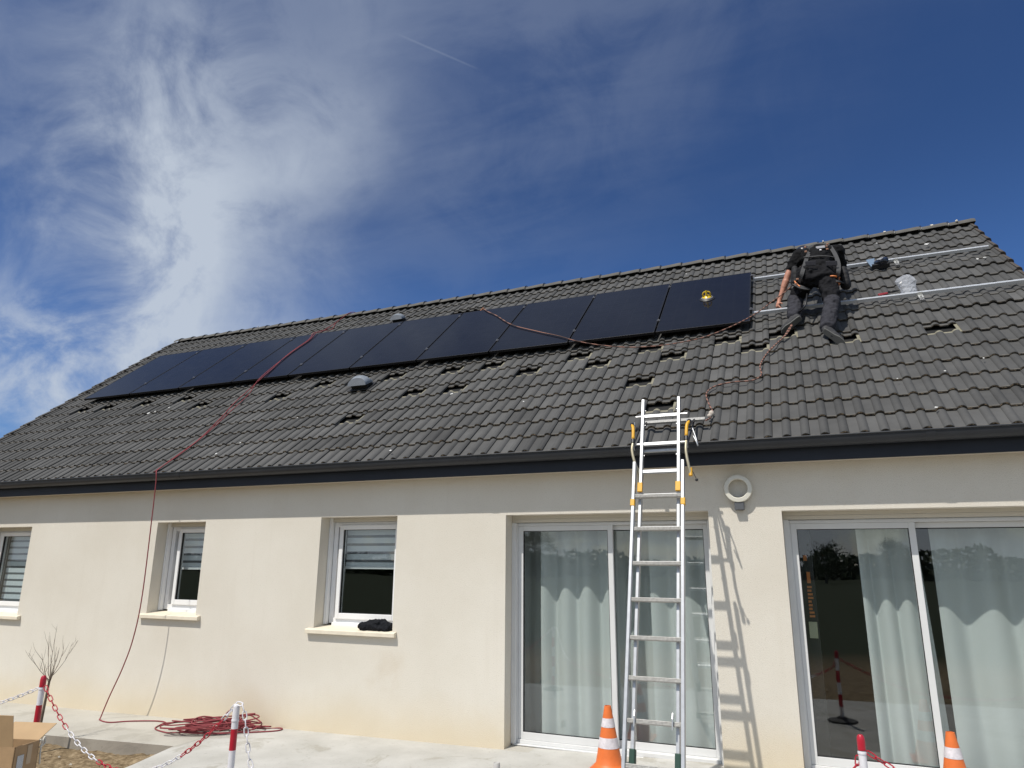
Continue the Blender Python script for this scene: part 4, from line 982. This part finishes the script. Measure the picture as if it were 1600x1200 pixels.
def flap(p, q, d, lab=None):
    m1 = MB(); nn = (q-p).cross(d).normalized()*.004
    v = [p, q, q+d, p+d]; m1.add(v+[x_+nn for x_ in v], [(0,1,2,3),(7,6,5,4),(0,4,5,1),(1,5,6,2),(2,6,7,3),(3,7,4,0)]); return obj('flap', m1, M_CARD2, bx)
up = Vector((0, 0, 1))
flap(c10+e2*.01, c11, e1*.15+up*.075)
flap(c01, c11, e2*.05+up*.10)
flap(c00+e2*.02, c01, -e1*.04+up*.20)
lb_ = MB(); f0 = c00+e1*wdt*.30-e2*.002; lb_.add([f0+up*-.06, f0+e1*.075+up*-.06, f0+e1*.075+up*-.22, f0+up*-.22], [(0, 3, 2, 1)])
# paper label and tape on the narrow face
lm = mat('printed_label', (.62, .63, .64), .6)
n, l, b = nodes_of(lm); w = n.new('ShaderNodeTexNoise'); w.inputs['Scale'].default_value = 90; cr = n.new('ShaderNodeValToRGB'); cr.color_ramp.elements[0].position = .44; cr.color_ramp.elements[0].color = (.25, .27, .29, 1); cr.color_ramp.elements[1].position = .5; cr.color_ramp.elements[1].color = (.62, .63, .64, 1)
l.new(w.outputs[0], cr.inputs[0]); l.new(cr.outputs[0], b.inputs['Base Color'])
tp = MB(); q0 = B_-e1*.0; 
fl2 = MB(); o_ = c00-e2*.0025
lb2 = MB(); lb2.add([o_+e1*.03+up*-.06, o_+e1*.085+up*-.06, o_+e1*.085+up*-.24, o_+e1*.03+up*-.24], [(3, 2, 1, 0)])
obj('paper_label', lb2, lm, bx)
tp.add([o_+e1*.11+up*-.01, o_+e1*.15+up*-.01, o_+e1*.15+up*-.13, o_+e1*.11+up*-.13], [(3, 2, 1, 0)]); obj('tape', tp, mat('brown_tape', (.42, .31, .20), .35), bx)
sc_ = MB(); sc_.tube(spline([c10+up*.0, c10+e1*.03+up*-.02, c10+e1*.01+up*-.05, c10+e1*.05+up*-.03, c10+e1*.04+up*.01, c10+e1*.02+up*-.06, c10+e1*.03+up*-.16], 5), .006, 5); obj('twine', sc_, mat('pale_twine', (.6, .57, .5), .8), bx, smooth=True)

# bare sapling
sp = empty('bare_sapling', (-7.40, -1.35, -.23), label='leafless young sapling with thin twigs growing in the soil beside the path', cat='sapling')
M_BARK = mat('sapling_bark', (.15, .115, .085), .9, var=.25, vscale=30)
tr = MB(); tr.tube(spline([(-7.41, -1.35, -.24), (-7.395, -1.35, -.06), (-7.375, -1.35, .2), (-7.36, -1.35, .42), (-7.35, -1.35, .50)], 5), [.017-.0004*i for i in range(21)], 8); obj('trunk', tr, M_BARK, sp, smooth=True)
tw = MB(); rg2 = random.Random(3)
def twig(p, d, ln, r_, lv):
    pts_ = [p]; 
    for k in range(5):
        d = (d+Vector((rg2.uniform(-.14, .14), rg2.uniform(-.14, .14), .07))).normalized(); pts_.append(pts_[-1]+d*ln/5)
    tw.tube(pts_, [r_*(1-.7*i/5) for i in range(6)], 5)
    if lv:
        for i in (1, 2, 3, 4):
            if rg2.random() < .45:
                s_ = Vector((rg2.uniform(-1, 1), rg2.uniform(-1, 1), .3)).normalized(); twig(pts_[i], (d*1.0+s_*.75).normalized(), ln*rg2.uniform(.4, .65), r_*.6, lv-1)
base = Vector((-7.352, -1.35, .49))
for k in range(10):
    a = k*2.4; tilt = .25+.8*(k % 4)/3
    twig(base+Vector((0, 0, -.03*(k % 3))), Vector((math.cos(a)*tilt, math.sin(a)*tilt, 1)).normalized(), rg2.uniform(.28, .42), .0034, 2 if k % 2 else 1)
obj('twigs', tw, M_BARK, sp)

# dark cloth bundle on the window sill
def remesh(o, vox, smooth=4, disp=0.0, dscale=.1):
    m = o.modifiers.new('remesh', 'REMESH'); m.mode = 'VOXEL'; m.voxel_size = vox; m.use_smooth_shade = True
    s = o.modifiers.new('smooth', 'SMOOTH'); s.factor = .5; s.iterations = smooth
    if disp:
        tx = bpy.data.textures.new(o.name+'_folds', 'CLOUDS'); tx.noise_scale = dscale; tx.noise_depth = 2
        d = o.modifiers.new('folds', 'DISPLACE'); d.texture = tx; d.strength = disp; d.mid_level = .5; d.texture_coords = 'LOCAL'
cb_ = MB(); rg3 = random.Random(4)
for k in range(9):
    x = -4.50+.31*k/8; y = .02+rg3.uniform(-.02, .04); cb_.sphere((x, y, 1.00+rg3.uniform(-.005, .012)), .05+rg3.uniform(-.008, .012), sc=(1.1, 1.0, .9), n=8)
cb_.sphere((-4.34, .03, 1.03), .055, sc=(2.3, .9, .75)); cb_.cap((-4.30, .0, 1.045), (-4.24, .03, 1.065), .022, .018); cb_.cap((-4.52, .0, .99), (-4.18, -.01, .985), .022, .022)
M_CLOTH = mat('black_cloth', (.010, .011, .014), .9, spec=.2, var=.2, vscale=40)
co = obj('cloth_bundle', cb_, M_CLOTH, label='crumpled dark cloth on the sill of the window nearest the patio doors', cat='cloth'); remesh(co, .006, 3, .03, .035)

# plastic bag on the lower rail
pb = MB(); rg4 = random.Random(9); cxb, sb0 = 1.345, 3.04; nn = 22; mm_ = 14; vs = []
prof_b = [(0, .075), (.03, .080), (.08, .078), (.13, .092), (.18, .100), (.23, .078), (.265, .040), (.28, .010)]
for i in range(mm_+1):
    t_ = i/mm_; k = t_*(len(prof_b)-1); a = int(min(k, len(prof_b)-2)); f_ = k-a; hgt = prof_b[a][0]*(1-f_)+prof_b[a+1][0]*f_; rd_ = prof_b[a][1]*(1-f_)+prof_b[a+1][1]*f_
    for j in range(nn):
        q = 2*math.pi*j/nn; cr_ = 1+.22*math.sin(3*q+5*t_)+rg4.uniform(-.09, .09)*(1 if 0 < i else .4)
        vs.append(RP(cxb-.01+rd_*cr_*math.cos(q)+.01*math.sin(9*t_), sb0+.05, .05)+Vector((0, rd_*.55*cr_*math.sin(q)+.02, hgt*.92+rg4.uniform(-.006, .006))))
pb.add(vs, [(i*nn+j, i*nn+(j+1) % nn, (i+1)*nn+(j+1) % nn, (i+1)*nn+j) for i in range(mm_) for j in range(nn)])
mbag = bpy.data.materials.new('clear_plastic_film'); mbag.use_nodes = True; n = mbag.node_tree.nodes; l = mbag.node_tree.links; b = n['Principled BSDF']; b.inputs['Base Color'].default_value = (.8, .83, .9, 1); b.inputs['Roughness'].default_value = .12; b.inputs['Alpha'].default_value = .30; b.inputs['Specular IOR Level'].default_value = 1.0
obj('plastic_bag', pb, mbag, label='crumpled clear plastic bag standing on the lower mounting rail', cat='bag')
bc = MB()
for k in range(26):
    p = RP(cxb+rg4.uniform(-.09, .09), sb0+.04+rg4.uniform(-.03, .03), .06+rg4.uniform(0, .06)); bc.obox(p, Vector((rg4.uniform(-1, 1), rg4.uniform(-1, 1), .4)).normalized(), (0, .77, .64), (0, -.64, .77), .018, .008, .008)
# black tool and red handled pliers
tl_ = empty('cable_reel', RP(1.19, 4.28, .05), label='small black reel with a blue-grey plate on the upper rail', cat='reel')
m1 = MB(); q0 = [RP(1.045, 4.36, .125), RP(1.15, 4.37, .13), RP(1.12, 4.20, .085), RP(1.085, 4.19, .08)]; nn_ = Vector((0, -.5, .85))*.012
m1.add(q0+[v+nn_ for v in q0], [(3,2,1,0),(4,5,6,7),(0,1,5,4),(1,2,6,5),(2,3,7,6),(3,0,4,7)]); obj('cover_plate', m1, mat('blue_grey_plastic', (.16, .22, .30), .2), tl_, bevel=.003)
rx = Vector((.96, -.1, .25)).normalized(); ry = Vector((0, .85, .5)); ry = (ry-rx*ry.dot(rx)).normalized(); rz = rx.cross(ry)
m1 = MB(); m1.lathe([(0, .045), (.035, .045), (.045, .035), (.082, .034), (.088, .026), (.088, -.02), (.080, -.034), (0, -.034)], RP(1.215, 4.265, .11), 28, ax=rx, ay=ry, az=rz); obj('drum', m1, mat('glossy_black_plastic', (.01, .012, .02), .15), tl_, auto=40)
m1 = MB(); m1.lathe([(.028, .048), (.034, .052), (.040, .048)], RP(1.215, 4.265, .11), 20, ax=rx, ay=ry, az=rz); obj('hub_ring', m1, M_ALU, tl_, smooth=True)
m1 = MB(); m1.box((-.5, -.5, -.5), (.5, .5, .5)); m1.v = []; m1.f = []; m1.m = []; m1.obox(RP(1.20, 4.21, .075), (1, 0, 0), (0, CT, ST), (0, -ST, CT), .105, .022, .035); obj('foot_block', m1, M_BLK, tl_, bevel=.008)
m1 = MB(); m1.tube(spline([RP(1.11, 4.22, .08), RP(1.02, 4.20, .06), RP(.93, 4.22, .055), RP(.86, 4.18, .05)], 5), .006, 6); m1.tube(spline([RP(1.10, 4.25, .08), RP(1.0, 4.26, .06), RP(.90, 4.28, .055), RP(.80, 4.26, .05)], 5), .006, 6); obj('cable', m1, M_BLK, tl_, smooth=True)
pz = empty('pliers', RP(1.10, 3.08, .03), label='small pliers with red grips lying above the lower rail left of the bag', cat='pliers')
m1 = MB(); m1.cap(RP(1.03, 3.08, .10), RP(1.12, 3.10, .10), .012, .010); m1.cap(RP(1.035, 3.06, .095), RP(1.12, 3.085, .097), .010, .009); obj('grip', m1, mat('red_grip', (.28, .025, .035), .35), pz, smooth=True)
m1 = MB(); m1.tube([RP(1.13, 3.09, .113), RP(1.18, 3.09, .113), RP(1.25, 3.095, .112)], [.012, .016, .004], 8); obj('jaw', m1, M_BLK, pz, smooth=True)

# ------------------------------------------------------------------ worker
wk = empty('person', RP(.25, 2.35, 0), label='person in black t-shirt, grey work trousers and harness bending over on the roof', cat='person')
J = dict(ankR=(.397, 1.40, 4.19), ankL=(.081, 1.76, 4.487), kneeR=(.492, 1.60, 4.535), kneeL=(.115, 2.03, 4.80), hipR=(.475, 1.86, 4.965), hipL=(.285, 1.88, 5.00),
         pel=(.385, 1.88, 5.02), waist=(.405, 2.00, 5.17), chest=(.430, 2.16, 5.36), neck=(.40, 2.38, 5.51), shL=(.215, 2.27, 5.46), shR=(.655, 2.26, 5.45),
         elL=(.065, 2.25, 5.22), wrL=(-.065, 2.25, 4.895), haL=(-.085, 2.235, 4.825), elR=(.70, 2.45, 5.18), wrR=(.52, 2.55, 4.98), haR=(.47, 2.56, 4.93), head=(.270, 2.46, 5.535))
J = {k: Vector(v) for k, v in J.items()}
def chainv(mb, ks, rs):
    for a, b_, ra, rb in zip(ks[:-1], ks[1:], rs[:-1], rs[1:]): mb.cap(J[a] if isinstance(a, str) else a, J[b_] if isinstance(b_, str) else b_, ra, rb, 14)
body = MB()
chainv(body, ['pel', 'waist', 'chest', 'neck'], [.125, .115, .125, .065]); body.cap(J['hipL'], J['hipR'], .10, .10); body.cap(J['shL'], J['shR'], .065, .065)
chainv(body, ['hipR', 'kneeR', 'ankR'], [.095, .058, .042]); chainv(body, ['hipL', 'kneeL', 'ankL'], [.095, .058, .042])
chainv(body, ['shL', 'elL', 'wrL', 'haL'], [.058, .043, .028, .026]); chainv(body, ['shR', 'elR', 'wrR', 'haR'], [.058, .043, .028, .026])
fm = J['elL'].lerp(J['wrL'], .28); body.cap(fm, J['elL'].lerp(J['wrL'], .5), .045, .040)
body.cap(J['neck'], J['head'], .058, .07)
body.sphere(J['head']+Vector((0, .02, 0)), .098, sc=(.86, 1.05, 1.1), n=12)
hd = J['head']; body.cap(hd+Vector((-.01, .09, -.06)), hd+Vector((-.01, .105, -.03)), .014, .010); body.cap(hd+Vector((-.02, .05, -.10)), hd+Vector((.02, .05, -.10)), .035, .035)
for sx in (-1, 1): body.sphere(hd+Vector((sx*.083, .02, -.02)), .022, sc=(.45, .8, 1.2), n=6)
def hand(mb, w, h, fdir, side, spread):
    pal = (h-w).normalized(); mb.cap(w, h+pal*.02, .026, .030); mb.cap(h+side*.018, h-side*.018, .024, .024)
    for i, ln in enumerate((.062, .072, .068, .052)):
        b0 = h+side*(.027-.018*i)+pal*.025; d1 = (pal*.6+fdir*.7+side*spread*(.35-.22*i)).normalized(); p1 = b0+d1*ln*.55; d2 = (d1*.6+fdir*.7+pal*.25).normalized(); p2 = p1+d2*ln*.5
        mb.cap(b0, p1, .0105, .0095, 8); mb.cap(p1, p2, .0095, .0080, 8)
    b0 = h+side*.028; p1 = b0+(side*.8+fdir*.35).normalized()*.034; p2 = p1+(side*.35+fdir*.8+pal*.3).normalized()*.028
    mb.cap(b0, p1, .0125, .0110, 8); mb.cap(p1, p2, .0110, .009, 8)
hand(body, J['wrL'], J['haL'], Vector((.75, .05, -.35)).normalized(), Vector((.25, -.9, .2)).normalized(), .5)
hand(body, J['wrR'], J['haR'], Vector((-.5, .3, -.6)).normalized(), Vector((-.8, -.3, .2)).normalized(), .5)
M_SKIN = mat('sunburnt_skin', (.46, .21, .14), .55, var=.10, vscale=14)
bo = obj('body', body, M_SKIN, wk); remesh(bo, .0065, 2)
sh = MB(); chainv(sh, ['waist', 'chest', 'neck'], [.142, .158, .085]); sh.cap(J['chest']+Vector((-.08, .02, .02)), J['chest']+Vector((.10, .02, 0)), .125, .125)
sh.cap(J['pel']+Vector((-.05, .03, .06)), J['pel']+Vector((.06, .03, .06)), .135, .135)
sh.cap(J['shL'], J['shR'], .080, .082); sh.cap(J['shL'], J['shL'].lerp(J['elL'], .70), .092, .070); sh.cap(J['shR'], J['shR'].lerp(J['elR'], .72), .084, .066)
so = obj('t_shirt', sh, mat('black_tshirt', (.006, .006, .007), .9, spec=.2), wk); remesh(so, .011, 3, .05, .07)
M_TRO = mat('charcoal_work_trousers', (.009, .009, .011), .9, spec=.2, var=.2, vscale=20); M_TRG = mat('grey_trouser_panel', (.038, .038, .046), .9, spec=.2, var=.15, vscale=20)
tr = MB(); tr.cap(J['hipL']+Vector((-.01, 0, .03)), J['hipR']+Vector((.01, 0, .03)), .135, .135); tr.cap(J['hipL']+Vector((.0, -.045, -.02)), J['hipR']+Vector((0, -.045, -.02)), .118, .118)
tr.cap(J['pel']+Vector((-.05, .05, .05)), J['pel']+Vector((.05, .05, .05)), .14, .14)
for s_ in 'LR': tr.cap(J['hip'+s_], J['knee'+s_], .118, .082, 16)
to = obj('trousers', tr, M_TRO, wk); remesh(to, .011, 2, .06, .06)
for s_ in 'LR':
    lg = MB(); k_, a_ = J['knee'+s_], J['ank'+s_]; lg.cap(k_.lerp(J['hip'+s_], .12), k_, .088, .092); lg.cap(k_, k_.lerp(a_, .45), .092, .086); lg.cap(k_.lerp(a_, .45), a_+(k_-a_)*.06, .086, .080)
    lo = obj('trouser_leg', lg, M_TRG, wk); remesh(lo, .010, 3, .042, .06)
    kp = MB(); kp.cap(k_.lerp(a_, -.06)+Vector((0, .02, 0)), k_.lerp(a_, .28)+Vector((0, .015, 0)), .082, .080); ko = obj('knee_panel', kp, M_TRO, wk); remesh(ko, .012, 3, .02, .05)
def boot(a, d, sole_n, nm='boot'):
    mb = MB(); d = Vector(d).normalized(); sole_n = Vector(sole_n).normalized(); heel = a+sole_n*.060-d*.03
    mb.cap(a-sole_n*.05, a, .052, .054); mb.cap(a, heel, .054, .044); mb.cap(heel, heel+d*.19, .044, .036); mb.cap(a+sole_n*.03+d*.02, heel+d*.13-sole_n*.01, .048, .036); mb.cap(heel+d*.10, heel+d*.18, .046, .038)
    o = obj(nm, mb, mat('dark_grey_boot', (.035, .035, .038), .8, var=.2, vscale=40), wk); remesh(o, .008, 2)
    so_ = MB(); side = d.cross(sole_n).normalized(); c = heel+sole_n*.038
    out_ = [(-.045, -.030), (-.05, 0), (-.045, .030), (.0, .036), (.08, .036), (.14, .046), (.20, .036), (.232, 0), (.20, -.038), (.14, -.046), (.08, -.034), (.0, -.034)]
    vs = [c+d*p_+side*q_ for p_, q_ in out_]+[c+d*p_+side*q_+sole_n*.022 for p_, q_ in out_]; K = len(out_)
    so_.add(vs, [tuple(range(K)), tuple(range(K, 2*K))[::-1]]+[(i, K+i, K+(i+1) % K, (i+1) % K) for i in range(K)])
    obj('sole', so_, mat('grey_rubber_sole', (.10, .10, .095), .85), o, bevel=.004)
boot(J['ankL'], (-.62, .10, -.42), (.05, -.60, -.75)); boot(J['ankR'], (.35, -.05, -.35), (.10, -.55, -.75))
# cap, belt, pockets, harness
cp_ = MB(); cp_.sphere(hd+Vector((0, .015, .035)), .112, sc=(.92, 1.1, .88), n=12); ho = obj('helmet', cp_, mat('dark_blue_helmet', (.008, .012, .025), .3), wk); remesh(ho, .012, 2)
M_WEB = mat('grey_webbing', (.050, .050, .052), .85, var=.2, vscale=60); M_WOR = mat('orange_piping', (.62, .20, .06), .6); M_BUC = mat('brass_buckle', (.42, .34, .20), .35, .6)
def strap(pts, w, nm='harness_strap', m_=M_WEB, th=.006, out=Vector((0, -1, .35))):
    P = spline(pts, 6); mb = MB(); vs = []
    for i, p in enumerate(P):
        t = (P[min(i+1, len(P)-1)]-P[max(i-1, 0)]).normalized(); o_ = (out-t*out.dot(t)).normalized(); s_ = t.cross(o_).normalized()
        vs += [p+s_*w/2+o_*th, p-s_*w/2+o_*th, p-s_*w/2-o_*th, p+s_*w/2-o_*th]
    fs = [(4*i+a, 4*i+(a+1) % 4, 4*i+4+(a+1) % 4, 4*i+4+a) for i in range(len(P)-1) for a in range(4)]; fs += [(3, 2, 1, 0), tuple(4*(len(P)-1)+q for q in range(4))]
    mb.add(vs, fs); return obj(nm, mb, m_, wk)
def wp(x, y, Y):
    if y < 430: Y -= .055             # a point of the worker's back seen from the camera side, at depth Y
    d = fw+(x-800)/1091.4*rr-(y-600)/1091.4*uu; t_ = (Y+6.672)/d.y; return Vector((0, -6.672, 1.666))+d*t_
strap([wp(1269, 386, 2.20), wp(1262, 400, 2.02), wp(1257, 415, 1.86), wp(1253, 428, 1.77), wp(1249, 441, 1.80)], .045)
strap([wp(1297, 385, 2.20), wp(1305, 398, 2.02), wp(1310, 412, 1.86), wp(1310, 424, 1.76), wp(1307, 436, 1.78)], .045)
strap([wp(1261, 388, 2.16), wp(1272, 384, 2.20), wp(1284, 382, 2.22), wp(1296, 383, 2.20)], .035)
strap([wp(1256, 402, 1.98), wp(1270, 401, 1.93), wp(1284, 400, 1.92), wp(1298, 401, 1.94), wp(1310, 404, 2.0)], .012, 'belt_piping', M_WEB)
strap([wp(1240, 443, 1.90), wp(1247, 447, 1.79), wp(1256, 450, 1.77), wp(1266, 452, 1.84)], .045, 'leg_strap'); strap([wp(1287, 434, 1.83), wp(1296, 438, 1.745), wp(1306, 438, 1.73), wp(1316, 441, 1.86)], .055, 'leg_strap')
for y_ in (432, 441): strap([wp(1289, y_+3, 1.80), wp(1297, y_, 1.722), wp(1304, y_-.4, 1.712), wp(1312, y_+2.2, 1.80)], .012, 'orange_piping', M_WOR, .009)
strap([wp(1241, 439, 1.86), wp(1245, 444, 1.80), wp(1250, 448, 1.765)], .012, 'orange_piping', M_WOR, .009)
bk_ = MB()
for x_, y_, Y_ in ((1258, 386, 2.13), (1272, 385.5, 2.16), (1270.5, 390, 2.12), (1291, 385, 2.15), (1292.5, 389, 2.12), (1293, 381, 2.2), (1246, 436, 1.78), (1243.5, 443, 1.80), (1259, 393, 2.06)): bk_.obox(wp(x_, y_, Y_-.03), (1, 0, 0), (0, -.4, .9), (0, .9, .4), .014, .010, .006)
obj('buckle', bk_, mat('copper_buckle', (.70, .38, .26), .35, .3), wk, bevel=.003)
ly = MB(); ly.tube(spline([wp(1261, 459, 1.80), wp(1260, 468, 1.72), wp(1258, 477, 1.68), wp(1253, 484, 1.70), wp(1247, 489, 1.80)], 6), .010, 7); obj('lanyard', ly, M_BLK, wk, smooth=True)
pd = MB(); pd.obox(wp(1282, 386.5, 2.07), (1, 0, 0), Vector((0, .5, .85)), Vector((0, -.85, .5)), .052, .026, .008); obj('back_pad', pd, mat('grey_pad', (.25, .25, .27), .7), wk, bevel=.007)
pd = MB(); pd.obox(wp(1282, 390.8, 2.03), (1, 0, 0), Vector((0, .5, .85)), Vector((0, -.85, .5)), .011, .009, .008); obj('white_tag', pd, M_PW, wk, bevel=.002)
for x_, x2 in ((1258, 1275), (1290, 1308)):
    pk_ = MB(); p0 = wp(x_, 409.5, 1.765); p1 = wp(x2, 408.5, 1.75); c = (p0+p1)/2; e_ = (p1-p0).normalized(); pk_.obox(c-Vector((0, 0, .02)), e_, Vector((0, -.25, .97)), Vector((0, -.97, -.25)), (p1-p0).length/2, .028, .006); obj('pocket_flap', pk_, M_TRG, wk, bevel=.005)
for (x_, y_, Y_, hh_) in ((1243, 431, 1.93, .13), (1320, 434, 1.93, .15)):
    pc = MB(); c = wp(x_, y_, Y_); pc.cap(c+Vector((0, 0, hh_*.7)), c-Vector((0, 0, hh_*.6)), .040, .062); pc.cap(c+Vector((0, -.04, .04)), c+Vector((0, -.04, -.09)), .036, .048); pc.cap(c+Vector((.0, .05, .05)), c+Vector((0, .05, -.05)), .05, .05); o = obj('tool_pouch', pc, mat('black_pouch', (.012, .012, .014), .8), wk); remesh(o, .01, 3, .015, .04)

# ------------------------------------------------------------------ what the panes reflect: trees and hedge behind the camera
M_LEAF = [mat('leaf_'+c, v, .6, var=.3, vscale=.7) for c, v in (('dark', (.035, .055, .02)), ('mid', (.06, .09, .03)), ('light', (.09, .12, .045)))]
M_TRK = mat('tree_bark', (.10, .08, .06), .9, var=.2)
def leaf(mb, p, sz, rng, m):
    a = Vector((rng.gauss(0, 1), rng.gauss(0, 1), rng.gauss(0, 1))).normalized(); b_ = a.orthogonal().normalized(); mb.add([p+a*sz, p+b_*sz*.6, p-a*sz, p-b_*sz*.6], [(0, 1, 2, 3)], m)
def tree(x, y, h, w, lab, seed, conifer=False, n_=2600):
    rng = random.Random(seed); z0 = -.2; t = empty('tree', (x, y, z0), label=lab, cat='tree', group='trees across the field behind the camera')
    tk = MB(); tk.tube([(0, 0, 0), (.05*h*.2, 0, h*.3), (0, .02, h*.75)], [h*.035, h*.026, h*.008], 8)
    for k in range(9):
        a = k*2.4; z = h*(.3+.05*k); tk.tube([(0, 0, z), (math.cos(a)*w*.22, math.sin(a)*w*.22, z+h*.08), (math.cos(a)*w*.4, math.sin(a)*w*.4, z+h*.12)], [h*.012, h*.007, h*.003], 5)
    obj('trunk', tk, M_TRK, t, local=True); cr_ = MB()
    cs = []
    for k in range(26):
        u = rng.uniform(0, 1); a = rng.uniform(0, 6.28)
        if conifer: zz = h*(.22+.76*u); rad_ = w*.5*(1-u)*rng.uniform(.4, 1); rr2 = w*.12*(1.2-u)
        else: zz = h*(.30+.62*u); rad_ = w*.40*math.sin(math.pi*(.15+.8*u))*rng.uniform(.2, 1); rr2 = w*rng.uniform(.10, .19)
        cs.append((Vector((math.cos(a)*rad_, math.sin(a)*rad_, zz)), rr2))
    for k in range(n_):
        c, r_ = cs[k % len(cs)]; d = Vector((rng.gauss(0, 1), rng.gauss(0, 1), rng.gauss(0, .8))); d = d.normalized()*r_*rng.uniform(.3, 1.1); leaf(cr_, c+d, h*.024*rng.uniform(.6, 1.3), rng, rng.choice((0, 0, 1, 1, 2)))
    obj('crown', cr_, M_LEAF, t, local=True); return t
tree(-26, -62, 5.2, 6.0, 'round dark tree reflected in the left leaf of the left patio door', 1)
tree(21, -60, 4.9, 5.5, 'broad tree reflected in the right leaf of the right patio door', 2)
tree(17.6, -30, 6.5, 6.0, 'nearer tree whose branches hang into the top of the right pane reflection', 3, n_=3200)
tree(1.5, -75, 3.9, 6, 'low tree reflected in the dark gap of the right patio door', 4)
tree(9, -90, 4.8, 7, 'far tree in the tree line reflected in the right patio door', 5)
hd_ = MB(); rng = random.Random(11)
for k in range(16000):
    x = rng.uniform(-130, 90); y = -95+rng.uniform(-6, 6)-abs(x)*.1; top_ = 2.6+.7*math.sin(x*.13)+.5*math.sin(x*.41+1)+.3*math.sin(x*1.1)
    leaf(hd_, Vector((x, y, rng.uniform(-.2, top_))), rng.uniform(.3, .6), rng, rng.choice((0, 0, 1, 1, 2)))
obj('hedge_line', hd_, M_LEAF, kind='stuff', label='distant dark belt of hedge and woodland across the field', cat='hedge')
